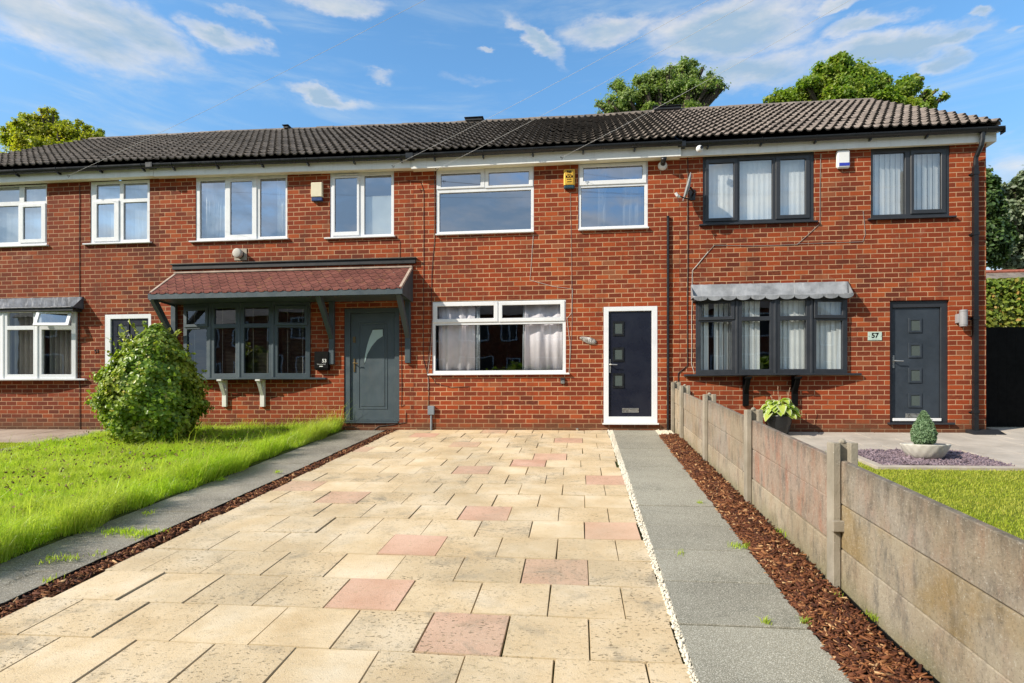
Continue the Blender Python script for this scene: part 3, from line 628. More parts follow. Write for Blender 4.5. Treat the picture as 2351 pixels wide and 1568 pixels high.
def pebbles(name, n, fn, size, mat, label):
    ico = [(0, 0, 1), (.9, 0, .2), (.2, .85, .25), (-.75, .5, .15), (-.7, -.55, .2), (.25, -.85, .15), (.5, .5, -.6), (-.6, 0, -.65), (.4, -.5, -.6)]
    fc = [(0, 1, 2), (0, 2, 3), (0, 3, 4), (0, 4, 5), (0, 5, 1), (1, 6, 2), (2, 6, 7), (2, 7, 3), (3, 7, 4), (4, 7, 8), (4, 8, 5), (5, 8, 1), (1, 8, 6)]
    C = fn(n); n = len(C); s3 = size * rng.lognormal(0, .3, (n, 1, 1)) * rng.uniform(.6, 1.2, (n, 1, 3)); a = rng.uniform(0, 6.28, n)
    B = np.array(ico)[None] * (1 + rng.uniform(-.2, .2, (n, 9, 3))); V3 = B * s3
    x = V3[..., 0] * np.cos(a)[:, None] - V3[..., 1] * np.sin(a)[:, None]; y = V3[..., 0] * np.sin(a)[:, None] + V3[..., 1] * np.cos(a)[:, None]
    V3 = np.stack([x, y, V3[..., 2]], -1) + C[:, None]; i = (np.arange(n) * 9)[:, None]
    f = np.concatenate([i + np.array([q]) for q in fc], 0); o = fastmesh(name, V3.reshape(-1, 3), f, mat, n=3); tag(o, label, kind='stuff'); return o
def strip_pts(n):
    Y = rng.uniform(-9.5, -.02, n); a, b = .53, .622 + .008 * Y; X = a + (b - a) * rng.random(n); return np.stack([X, Y, gz(Y) + .040 + rng.uniform(0, .010, n)], 1)
pebbles('white_gravel', 5200, strip_pts, .0085, 'gravel_white', 'thin line of white gravel between pavers and grey path')
def patch_pts(n):
    Y = rng.uniform(-.62, -.02, n); X = rng.uniform(1.355, 1.63, n); return np.stack([X, Y, gz(Y) + .040 + rng.uniform(0, .012, n)], 1)
pebbles('white_gravel', 1500, patch_pts, .0095, 'gravel_white', 'patch of white gravel by the wall at the top of the bark strip')
slab_sheet('gravel_bed', [(.532, -10.4), (.62, -10.4), (.62, -.01), (.532, -.01)], .028, 'mulch_soil')
slab_sheet('gravel_patch_bed', [(1.36, -.63), (1.65, -.63), (1.65, -.01), (1.36, -.01)], .036, 'mulch_soil')
# ------------------------------------------------------------------ the terrace
def zoff(X): return .075 * min(1, max(0, (-3. - X) / 6.)) + .035 * min(1, max(0, (X - .5) / 2.5))
ZS = 4.86                                              # soffit height
HX = [-12.93, -8.005, -2.988, 1.779, 6.753]
houses = {}
for key, i, lab in (('51', 0, 'leftmost brick house of the terrace, white framed windows and navy panelled door'),
                    ('53', 1, 'brick terraced house with red shingled canopy over grey bay window and grey door'),
                    ('55', 2, 'brick terraced house with white windows and white framed black door at the paved drive'),
                    ('57', 3, 'right end brick terraced house with anthracite windows and anthracite door')):
    houses[key] = thing('terraced_house', (HX[i], 0, 0), lab, 'house', 'houses of the brick terrace')
for i, k_ in enumerate(('51', '53', '55', '57')): houses[k_]['wl'] = (HX[i], 0, 0)
def win_obj(hs, name='window'):
    return None
def child(mb, name, mat, parent, bevel=0., smooth=False):
    return mb.build(name, mat, parent, bevel, smooth)
def world_loc(o):                                      # world position of an unrotated parent chain
    l = Vector((0, 0, 0))
    while o is not None:
        if not o.parent: l += Vector(o.location)
        o = o.parent
    return l if False else Vector((0, 0, 0))
# every child mesh is written in world coordinates: undo the parent's own transform
def world_inv(par):
    tot = Vector((0, 0, 0)); o = par
    while o.parent: o = o.parent
    return Matrix.Translation(-Vector(o.location))
_old_link = link
def link(name, me, mat, parent=None, bevel=0.0, smooth=False):
    o = _old_link(name, me, mat, None, bevel, smooth)
    if parent:
        o.parent = parent; o.matrix_parent_inverse = world_inv(parent) if not parent.parent else Matrix.Identity(4)
    return o
HOLES = {k_: [] for k_ in houses}
def window(hk, outer, lights, frame='white_upvc', glass='window_glass_coated', yf=.012, sill=None, depth=.065, label=None, toseal=True):
    """outer px rect; lights: (kind, glass px rect, casement px rect or None)"""
    H = houses[hk]; X0, X1, Z0, Z1 = rect(*outer) ; 
    if toseal: Z1 = ZS
    HOLES[hk].append((X0, X1, Z0, Z1)); holes = []; cas = []
    for kind, gr, cr in lights:
        gX = rect(*gr)
        if kind == 'c':
            cX = rect(*cr); holes.append((gX[0] - .02, gX[1] + .02, gX[2] - .02, gX[3] + .02)); cas.append((cX, gX))
        else: holes.append(gX)
    mb = MB().plate(X0 + .002, X1 - .002, Z0 + .002, Z1 - .002, holes, yf, yf + depth); wo_ = child(mb, 'window', frame, H, .004)
    if label: wo_['label'] = label
    for cX, gX in cas: child(MB().plate(cX[0], cX[1], cX[2], cX[3], [gX], yf - .018, yf + .03), 'casement', frame, wo_, .006)
    for kind, gr, cr in lights:
        gX = rect(*gr); yy_ = yf + (.008 if kind == 'c' else .03)
        child(MB().quad((gX[0] - .008, yy_, gX[2] - .008), (gX[1] + .008, yy_, gX[2] - .008), (gX[1] + .008, yy_, gX[3] + .008), (gX[0] - .008, yy_, gX[3] + .008)), 'pane', glass, wo_)
        gk = MB().plate(gX[0] - .004, gX[1] + .004, gX[2] - .004, gX[3] + .004, [(gX[0] + .006, gX[1] - .006, gX[2] + .006, gX[3] - .006)], yy_ - .003, yy_ + .004); child(gk, 'gasket', 'black_plastic', wo_)
        if kind == 't':
            pass
    if sill:
        sX = rect(sill[0], sill[1], sill[2], sill[3]); child(MB().prism([(sX[0], -.055, Z0 - .030), (sX[0], -.055, Z0 - .008), (sX[0], yf - .001, Z0 + .004), (sX[0], yf - .001, Z0 - .030)], (sX[1] - sX[0], 0, 0)), 'sill', frame, wo_, .002)
    return wo_, (X0, X1, Z0, Z1)
def vblind(par, x0, x1, z0, z1, Y, mat='blind_fabric', pitch=.085, ang=25, gaps=0.0, name='blind', seed=1):
    r3 = random.Random(seed); mb = MB(); x = x0
    while x < x1:
        wd = .093; a = R(ang + r3.uniform(-4, 4)); dx_, dy_ = math.cos(a) * wd / 2, math.sin(a) * wd / 2; c = x + pitch / 2
        if gaps and r3.random() < gaps: x += pitch; continue
        zz0 = z0 + r3.uniform(0, .01)
        mb.prism([(c - dx_, Y - dy_, zz0), (c, Y + .004, zz0), (c + dx_, Y + dy_, zz0), (c + dx_, Y + dy_ + .0015, zz0), (c, Y + .0055, zz0), (c - dx_, Y - dy_ + .0015, zz0)], (0, 0, z1 - zz0)); x += pitch
    return child(mb, name, mat, par)
def curtain(par, x0, x1, z0, z1, Y, mat, amp=.03, per=.13, seed=3, name='curtain'):
    mb = MB(); n = int((x1 - x0) / .012) + 2; r3 = random.Random(seed); ph = r3.uniform(0, 6)
    for i in range(n):
        x = x0 + (x1 - x0) * i / (n - 1); y = Y + amp * math.sin((x - x0) / per * 6.28 + ph + 1.2 * math.sin((x - x0) * 7 + seed)) + .4 * amp * math.sin((x - x0) / per * 13 + ph)
        mb.v += [(x, y, z0), (x + .01 * math.sin(x * 30), y, z1)]
    for i in range(n - 1): a = i * 2; mb.f.append((a, a + 2, a + 3, a + 1))
    o = child(mb, name, mat, par, 0, True); s2 = o.modifiers.new('solid', 'SOLIDIFY'); s2.thickness = .003; return o
# -- upper windows
w1, r1 = window('51', (-85, 107.6, 416, 565), [('f', (-75, -24, 430, 464), None), ('f', (-14, 43, 429, 463), None), ('f', (54, 104, 427, 461.6), None),
    ('f', (-75, -24, 474, 557), None), ('f', (-14, 40.6, 472.6, 556), None), ('c', (53.5, 94.5, 475, 548.9), (44.7, 104.8, 467.4, 557))], sill=(-88, 112, 560, 567), label='white window with six lights at the left edge, one opening')
vblind(w1, r1[0] + .02, r1[1] - .02, r1[2] + .02, r1[3], .11, ang=20, seed=2)
w2, r2_ = window('51', (207.2, 343.7, 408, 557), [('f', (220, 273.9, 422, 456), None), ('f', (282.5, 337.5, 419.5, 455.4), None), ('c', (222.7, 261.9, 468, 544.8), (213.8, 273.2, 460.6, 554)), ('f', (282.5, 336.8, 463.3, 549.2), None)], sill=(194, 349, 556, 562), label='white four-light window above the navy door')
vblind(w2, r2_[0] + .02, r2_[1] - .02, r2_[2] + .02, r2_[3], .11, ang=15, seed=3)
w3, r3_ = window('53', (449, 659.5, 400, 550), [('f', (458.1, 515.6, 414, 546.1), None), ('c', (528.9, 578.8, 416.2, 538.6), (517.8, 589.4, 404, 549)), ('f', (596, 654.8, 408.3, 542.2), None)], sill=(437, 663.6, 549, 554), label='white three-light window above the bay and its canopy')
curtain(w3, r3_[0] + .04, r3_[0] + .50, r3_[2] + .03, r3_[3], .20, 'blind_fabric', .02, .10, 4); curtain(w3, r3_[1] - .30, r3_[1] - .04, r3_[2] + .03, r3_[3], .20, 'blind_fabric', .02, .09, 5)
w4, r4 = window('53', (757.3, 904.5, 399, 543.5), [('c', (768.8, 819.6, 408.3, 532), (763, 825, 403.8, 540.8)), ('f', (836, 897.8, 401.6, 537.3), None)], sill=(746.7, 908, 542, 547), label='white two-light window above the grey door')
rr = rect(836, 900, 446, 540); child(MB().box(rr[0], rr[1], .09, .096, rr[2], rr[3]), 'roller_blind', 'blind_fabric', w4)
for wx_, px_ in ((w3, (530, 580, 404)), (w4, (772, 822, 402.5))):
    tv = rect(px_[0], px_[1], px_[2], px_[2] + 4); child(MB().box(tv[0], tv[1], -.02, .0, 4.765, 4.785), 'trickle_vent', 'white_upvc', wx_)
w5, r5 = window('55', (1000.8, 1226, 384, 534), [('c', (1012.4, 1103.4, 397.7, 428), (1003, 1113, 389, 433)), ('c', (1122, 1214.4, 394, 424.5), (1114, 1224, 385, 430)), ('f', (1008.7, 1219, 439, 528.5), None)], sill=(1001, 1226, 533, 538), label='white window with two top lights over one wide pane')
w6, r6 = window('55', (1327.6, 1487.9, 374, 524), [('c', (1339.4, 1475.2, 382, 413), (1330.6, 1484, 374.8, 423)), ('f', (1334.3, 1480, 428, 518.4), None)], sill=(1327.6, 1489, 523, 528), label='white window with one top light above the black door')
curtain(w6, r6[0] + .35, r6[0] + .5, r6[2] + .03, r6[3], .22, 'blind_grey', .02, .10, 7); curtain(w6, r6[1] - .42, r6[1] - .1, r6[2] + .03, r6[3], .22, 'blind_grey', .02, .10, 8)
w7, r7 = window('57', (1613.6, 1869.3, 349, 511), [('c', (1627, 1684.8, 374.5, 500.4), (1619, 1693.8, 364, 508)), ('f', (1698.7, 1774, 365.4, 503.3), None), ('c', (1791.5, 1849.2, 365.4, 493), (1781, 1859.5, 357, 502))], 'anthracite_upvc', 'window_glass_light', sill=(1604.8, 1876, 509, 516), label='anthracite three-light window under the eaves')
vblind(w7, r7[0] + .02, r7[1] - .02, r7[2] + .02, r7[3] - .01, .105, ang=5, seed=5)
w8, r8 = window('57', (1999.4, 2180.6, 331, 499), [('f', (2005.3, 2079, 350, 491.6), None), ('c', (2098.7, 2160.6, 351.6, 480.7), (2090.8, 2171.8, 343, 490))], 'anthracite_upvc', 'window_glass_light', sill=(1991.5, 2192.4, 497, 504), label='anthracite two-light window near the downpipe')
vblind(w8, r8[0] + .02, r8[1] - .02, r8[2] + .02, r8[3] - .01, .11, ang=18, seed=6)
# -- ground floor flat window of 55
w9, r9 = window('55', (992.6, 1299.2, 689.7, 857), [('c', (1003.8, 1133.8, 702.6, 731.4), (994.3, 1143, 693.2, 740)), ('c', (1153.2, 1286.8, 699.7, 729.3), (1145, 1296.5, 691.5, 738)), ('f', (999, 1291.6, 744.4, 850.3), None)], glass='window_glass', sill=(983, 1307.4, 857, 863), toseal=False, label='wide white ground floor window with lilac grey curtains')
cu = lambda a, b: (W(a, 800)[0], W(b, 800)[0])
a, b = cu(1003, 1088); curtain(w9, a, b, r9[2] + .04, r9[3] - .03, .13, 'curtain_fabric', .020, .26, 3)
a, b = cu(1088, 1099); curtain(w9, a, b, r9[2] + .04, r9[3] - .03, .14, 'curtain_silver_edge', .008, .05, 4, 'curtain_edge')
a, b = cu(1203, 1292); curtain(w9, a, b, r9[2] + .04, r9[3] - .03, .13, 'curtain_fabric', .020, .30, 6)
a, b = cu(1198, 1203); curtain(w9, a, b, r9[2] + .04, r9[3] - .03, .14, 'curtain_silver_edge', .006, .05, 9, 'curtain_edge')
# -- bow windows
def bow(hk, pxs, proj, zb, zt, ztr, frame, glass, cas, blindfn, sillx, label, lower, upper, sillmat=None, sillend=.03):
    H = houses[hk]; Xs = [W(p, 780, 0)[0] for p in pxs]
    n = len(Xs) - 1; xm, hw = (Xs[0] + Xs[-1]) / 2, (Xs[-1] - Xs[0]) / 2
    pts = [(x, -.05 - proj * (1 - ((x - xm) / hw) ** 2)) for x in Xs]
    HOLES[hk].append((Xs[0] + .02, Xs[-1] - .02, zb + .02, zt - .02))
    mb = MB(); casl = []; panes = []
    for i in range(n):
        (xa, ya), (xb, yb) = pts[i], pts[i + 1]; L = math.hypot(xb - xa, yb - ya); T = Matrix.Translation((xa, ya, 0)) @ Matrix.Rotation(math.atan2(yb - ya, xb - xa), 4, 'Z')
        mg = .085
        hs = [(mg, L - mg, lower[0], lower[1])]; panes.append((T, hs[0], .03))
        if i in cas:
            c_ = (mg - .045, L - mg + .045, upper[0] - .045, upper[1] + .03); gl = (mg + .015, L - mg - .015, upper[0] + .012, upper[1] - .03)
            hs.append((gl[0] - .01, gl[1] + .01, gl[2] - .01, gl[3] + .01)); casl.append((T, c_, gl)); panes.append((T, gl, .0))
        else: hs.append((mg, L - mg, upper[0], upper[1])); panes.append((T, hs[1], .03))
        mb.plate(0.001, L - .001, zb, zt, hs, 0, .06, T)
    for (x, y), sg in ((pts[0], 1), (pts[-1], -1)):    # flat cheeks back to the wall
        mb.box(min(x, x + sg * .05), max(x, x + sg * .05), y + .06, -.002 + .1, zb, zt)
    for (x, y) in pts[1:-1]: mb.tube([(x, y + .02, zb + .001), (x, y + .02, zt - .001)], .034, 10)
    wn_ = child(mb, 'bay_window', frame, H, .004); wn_['label'] = label
    for T, c_, gl in casl: child(MB().plate(*c_, [gl], -.022, .02, T), 'casement', frame, wn_, .006)
    for T, h_, y_ in panes:
        q_ = [T @ Vector(p) for p in ((h_[0] - .006, y_, h_[2] - .006), (h_[1] + .006, y_, h_[2] - .006), (h_[1] + .006, y_, h_[3] + .006), (h_[0] - .006, y_, h_[3] + .006))]
        child(MB().quad(*q_), 'pane', glass, wn_)
    S0, S1 = W(sillx[0], 860)[0], W(sillx[1], 860)[0]
    poly = [(S0, .03), (S0, -.06)] + [(x, y - .045) for x, y in pts] + [(S1, -.06), (S1, .03)]
    child(MB().prism([(x, y, zb - .034) for x, y in poly][::-1], (0, 0, .033)), 'sill', sillmat or frame, wn_, .003)
    child(MB().prism([(x, y, zt + .002) for x, y in [(Xs[0], .05), (Xs[0], -.04)] + [(x, y + .01) for x, y in pts[1:-1]] + [(Xs[-1], -.04), (Xs[-1], .05)]][::-1], (0, 0, .03)), 'head_board', frame, wn_)
    blindfn(wn_, pts); return wn_, pts
zz = lambda x, y, Y=-.15: W(x, y, Y)[2]
def bl57(par, pts):
    for i, (p0, p1, gap) in enumerate(((.09, .95, .22), (.10, .62, 0), (.14, .96, 0), (.05, .93, 0))):
        xa = pts[i][0] + (pts[i + 1][0] - pts[i][0]) * p0; xb = pts[i][0] + (pts[i + 1][0] - pts[i][0]) * p1; ym = (pts[i][1] + pts[i + 1][1]) / 2 + .105
        vblind(par, xa, xb, zz(1770, 852), zz(1770, 684), ym, ang=(26, 18, 14, 12)[i], gaps=gap, seed=i + 10)
b57, p57 = bow('57', (1596, 1687, 1772.5, 1856, 1943), .12, zz(1770, 857), zz(1770, 683), 0, 'anthracite_upvc', 'window_glass', (0, 3), bl57, (1569.5, 1974.7), 'anthracite bow window of four lights under a scalloped lead apron',
    (zz(1770, 847.5), zz(1770, 736)), (zz(1770, 726), zz(1770, 690)))
def bl53(par, pts):
    for i in range(4):
        xa, xb = pts[i][0] + .09, pts[i + 1][0] - .07; ym = (pts[i][1] + pts[i + 1][1]) / 2 + .12; mb = MB(); z = zz(570, 862)
        while z < zz(570, 702): mb.box(xa, xb, ym, ym + .028, z, z + .002); z += .026
        child(mb, 'venetian_blind', 'venetian_slat', par)
        mc = MB()
        for t in (.22, .80): xx = xa + (xb - xa) * t; mc.box(xx - .004, xx + .004, ym - .004, ym - .002, zz(570, 862), zz(570, 702))
        child(mc, 'blind_tape', 'blind_grey', par)
b53, p53 = bow('53', (424.5, 493, 562, 636, 714.4), .13, zz(570, 867), zz(570, 694), 0, 'slate_grey_paint', 'window_glass', (0, 3), bl53, (418, 750), 'slate grey bow window of four lights beneath the shingled canopy',
    (zz(570, 857), zz(570, 752.5)), (zz(570, 742.8), zz(570, 706)))
def bl51(par, pts):
    for i in range(4):
        vblind(par, pts[i][0] + .09, pts[i + 1][0] - .06, zz(60, 866), zz(60, 715), (pts[i][1] + pts[i + 1][1]) / 2 + .14, 'blind_grey', ang=74, pitch=.11, seed=i + 20)
b51, p51 = bow('51', (-128, -50, 26, 100, 178.7), .12, zz(60, 869), zz(60, 711), 0, 'white_upvc', 'window_glass', (), bl51, (-150, 200), 'white bow window with dark lead cover at the left edge',
    (zz(60, 859.5), zz(60, 757)), (zz(60, 748), zz(60, 717)))
# its open top light, tilted out
pa, pb = p51[3], p51[4]; L = math.hypot(pb[0] - pa[0], pb[1] - pa[1])
T = Matrix.Translation((pa[0], pa[1], zz(60, 714))) @ Matrix.Rotation(math.atan2(pb[1] - pa[1], pb[0] - pa[0]), 4, 'Z') @ Matrix.Translation((0, -.03, 0)) @ Matrix.Rotation(R(-20), 4, 'X')
cs = child(MB().plate(.03, L - .03, -.33, 0, [(.10, L - .10, -.27, -.06)], -.02, .02, T), 'casement', 'white_upvc', b51, .006); cs['label'] = 'open white top light, tilted outward'
q_ = [T @ Vector(p) for p in ((.09, 0, -.28), (L - .09, 0, -.28), (L - .09, 0, -.05), (.09, 0, -.05))]; child(MB().quad(*q_), 'pane', 'window_glass_coated', b51)
# lead covers of the bows
def lead(hk, x0, x1, yt, yb, out, mat, scal, label):
    H = houses[hk]; xc = (x0 + x1) / 2; X0, X1 = W(x0, yt, -.1)[0], W(x1, yt, -.1)[0]; zt = W(xc, yt, 0)[2]; zb = W(xc, yb, -out)[2]
    mb = MB(); n = 60; prof = [(-.006, zt), (-.03, zt - .008), (-.055, zb + .05), (-out + .02, zb + .026), (-out - .004, zb + .008), (-out + .01, zb - .008)]
    for i in range(n + 1):
        X = X0 + (X1 - X0) * i / n
        for (y_, z_) in prof: mb.v.append((X, y_ + rnd.uniform(-.003, .003), z_ + rnd.uniform(-.003, .003)))
    for i in range(n):
        for j in range(len(prof) - 1): a = i * 6 + j; mb.f.append((a, a + 1, a + 7, a + 6))
    o = child(mb, 'lead_cover', mat, H, 0, True); o['label'] = label; sm = o.modifiers.new('solid', 'SOLIDIFY'); sm.thickness = .006
    for sx in (X0, X1): child(MB().prism([(sx - .003, .0, zt), (sx - .003, -out, zb + .01), (sx - .003, -out, zb), (sx - .003, 0, zb)], (.006, 0, 0)), 'lead_end', mat, H)
    if scal:
        mb = MB(); sw = (X1 - X0) / scal
        for i in range(scal):
            c = X0 + (i + .5) * sw; pts_ = [(c - sw * .5, -out - .008, zb + .005)] + [(c - sw * .5 * math.cos(t), -out - .008, zb + .004 - .068 * math.sin(t) ** .8) for t in np.linspace(.02, math.pi - .02, 12)] + [(c + sw * .5, -out - .008, zb + .005)]
            mb.prism(pts_, (0, .005, 0))
        child(mb, 'scalloped_trim', mat, H)
    # back-fill under the cover
    child(MB().box(X0 + .03, X1 - .03, -out + .03, -.002, zb - .055, zb - .01), 'bay_roof', 'dark_trim', H)
lead('57', 1589, 1952.4, 650, 679, .215, 'lead_light', 11, 'pale weathered lead apron with scalloped edge')
lead('51', -135, 182, 685, 708, .25, 'lead_dark', 0, 'dark wrinkled lead cover over the left bow window')
def bracket(hk, px, y0, y1, reach, wd, mat, name='bay_bracket', label=None):
    X, _, z0 = W(px, y0); z1 = W(px, y1)[2]; H = houses[hk]; h = wd / 2
    mb = MB().box(X - h, X + h, -.055, -.002, z1, z0)
    mb.prism([(X - h * .8, -.056, z1 + (z0 - z1) * .42), (X - h * .8, -reach, z0 - .05), (X - h * .8, -reach, z0 - .02), (X - h * .8, -.056, z1 + (z0 - z1) * .62)], (h * 1.6, 0, 0))
    mb.box(X - h * 1.1, X + h * 1.1, -reach - .03, -.056, z0 - .035, z0 - .001); o = child(mb, name, mat, H, .003)
    if label: o['label'] = label
for p in (1711, 1823): bracket('57', p, 866, 932, .20, .095, 'black_paint')
for p in (518, 605): bracket('53', p, 872, 934, .19, .085, 'painted_timber_white')
# -- doors
def door(hk, outer, slab, frame, slabmat, yin, label, sillc=None, th=.05):
    H = houses[hk]; X0, X1, Z0, Z1 = rect(*outer); HOLES[hk].append((X0, X1, Z0, Z1)); sX = rect(*slab)
    d = child(MB().plate(X0 + .002, X1 - .002, Z0 + .001, Z1 - .002, [sX], yin - .012, yin + .07), 'door_frame', frame, H, .004); d['label'] = label + ' frame'
    s = child(MB().box(sX[0] + .004, sX[1] - .004, yin + .018, yin + .06, sX[2] + .004, sX[3] - .004), 'door', slabmat, H, .002); s['label'] = label
    return s, sX, (X0, X1, Z0, Z1)
def lever(par, px, y0, y1, ylev, pxl, yin, mat, right=True):
    X, _, zt = W(px, y0); zb = W(px, y1)[2]; zl = W(px, ylev)[2]; xl = W(pxl, ylev)[0]
    child(MB().box(X - .014, X + .014, yin + .004, yin + .017, zb, zt).tube([(X, yin + .01, zl), (X, yin - .045, zl), (X + .02, yin - .05, zl)], .009, 8).tube([(X, yin - .048, zl), (xl, yin - .048, zl - .006)], .009, 8), 'handle', mat, par)
def letterplate(par, r_, yin, mat):
    X0, X1, Z0, Z1 = rect(*r_); child(MB().plate(X0, X1, Z0, Z1, [(X0 + .012, X1 - .012, Z0 + .012, Z1 - .012)], yin + .006, yin + .017).box(X0 + .014, X1 - .014, yin + .009, yin + .016, Z0 + .014, Z1 - .016), 'letter_plate', mat, par, .002)
def lightbox(par, trim, glassr, yin, tmat, gmat):
    t_, g_ = rect(*trim), rect(*glassr)
    child(MB().plate(*t_, [g_], yin + .002, yin + .017), 'glazing_trim', tmat, par, .004); child(MB().box(g_[0], g_[1], yin + .012, yin + .016, g_[2], g_[3]), 'door_pane', gmat, par)
d55, s55, o55 = door('55', (1385.8, 1509.6, 703.3, 971), (1397.5, 1496.5, 714, 956.5), 'white_upvc', 'navy_door', .01, 'near black door with three small square panes down its left side')
for a, b in ((742, 765.7), (802, 825), (861.5, 885.7)): lightbox(d55, (1407, 1432.7, a - 5, b + 5), (1411, 1428.5, a, b), .01, 'black_plastic', 'obscure_glass')
lever(d55, 1400.5, 824.7, 855.9, 837, 1417, .01, 'satin_steel'); letterplate(d55, (1428.7, 1466.6, 937, 947), .01, 'satin_steel')
child(MB().box(o55[0] - .02, o55[1] + .02, -.06, .0, o55[2] - .03, o55[2]), 'threshold', 'white_upvc', houses['55'], .004)
d57, s57, o57 = door('57', (2043, 2179.6, 689, 970), (2052, 2163.4, 704.6, 967), 'anthracite_upvc', 'anthracite_door', .055, 'anthracite wood grain door with four square panes in a column')
for a, b in ((728.6, 762.7), (786.4, 820.7), (843.8, 878.8), (901.9, 936.2)): lightbox(d57, (2090.6, 2121.5, a, b), (2096, 2116.5, a + 5.5, b - 5), .055, 'anthracite_door', 'obscure_glass')
lever(d57, 2055.5, 815, 844, 828, 2075, .055, 'satin_steel'); letterplate(d57, (2084.4, 2130.8, 949.2, 959.2), .055, 'satin_steel')
child(MB().box(s57[0], s57[1], .02, .05, s57[2] + .0, s57[2] + .05), 'weather_bar', 'white_plastic', d57, .004)
child(MB().box(o57[0] - .04, o57[1] + .06, -.06, .04, o57[2] - .035, o57[2]), 'threshold', 'anthracite_upvc', houses['57'], .004)
d53, s53, o53 = door('53', (789.6, 916.8, 706.5, 968), (802.8, 905.3, 717.6, 965), 'slate_grey_paint', 'slate_grey_paint', .03, 'slate grey door with a curved sliver of glass')
pr = rect(820.5, 887.7, 738.8, 939.4); pi_ = .022
child(MB().plate(*pr, [(pr[0] + pi_, pr[1] - pi_, pr[2] + pi_, pr[3] - pi_)], .040, .05).box(pr[0] + .05, pr[1] - .05, .041, .05, pr[2] + .05, pr[3] - .05), 'door_panel', 'slate_grey_paint', d53, .006)
zc = lambda x, y: (lambda q: (307.9 + x / 2.263, 346.4 + y / 2.263))(0)
cp = [(1240, 930), (1292, 928), (1292, 962), (1262, 982), (1235, 1015), (1212, 1055), (1197, 1105), (1200, 1060), (1211, 1010), (1224, 968)]
P3 = [W(*zc(x, y), .038) for x, y in cp]
child(MB().prism([(p[0], .036, p[2]) for p in P3][::-1], (0, .006, 0)), 'door_pane', 'obscure_glass_pale', d53)
P4 = [Vector((p[0], .039, p[2])) for p in P3]; cen = sum(P4, Vector()) / len(P4)
child(MB().prism([cen + (p - cen) * 1.07 + Vector((0, .001, 0)) for p in P4][::-1], (0, .004, 0)), 'glazing_trim', 'dark_trim', d53)
lever(d53, 812, 822.7, 853.7, 833.8, 822.7, .03, 'aged_brass'); lk = rect(808.5, 814.5, 772.5, 786); child(MB().box(lk[0], lk[1], .034, .047, lk[2], lk[3]), 'lock', 'aged_brass', d53)
child(MB().box(o53[0] + .02, o53[1] - .02, -.03, .03, o53[2] - .03, o53[2]), 'threshold', 'slate_grey_paint', houses['53'], .004)
d51, s51, o51 = door('51', (240.6, 347, 721.3, 972), (253.6, 340.2, 731.6, 966), 'white_upvc', 'navy_door', .012, 'navy six-panel door with knocker, half hidden by the shrub')
for (a, b, c, d) in ((266.7, 292, 746, 769.4), (306, 331, 746, 769.4)): lightbox(d51, (a - 3, b + 3, c - 3, d + 3), (a + 2, b - 2, c + 2, d - 2), .012, 'navy_door', 'obscure_glass')
for (a, b, c, d) in ((266.7, 292, 783, 880), (306, 331, 783, 880), (266.7, 292, 893, 948), (306, 331, 893, 948)): lightbox(d51, (a - 2, b + 2, c - 2, d + 2), (a + 2, b - 2, c + 2, d - 2), .012, 'navy_door', 'navy_door')
kx, _, kz = W(296.5, 775); child(MB().tube([(kx + .035 * math.sin(t), -.01, kz + .05 * math.cos(t) - .01) for t in np.linspace(0, 6.28, 13)], .007, 6).box(kx - .012, kx + .012, -.01, .018, kz + .03, kz + .075), 'knocker', 'satin_steel', d51)
lever(d51, 257.5, 822, 850, 836, 268, .012, 'white_plastic')
child(MB().box(o51[0] - .02, o51[1] + .02, -.05, .0, o51[2] - .03, o51[2]), 'threshold', 'white_upvc', houses['51'], .004)
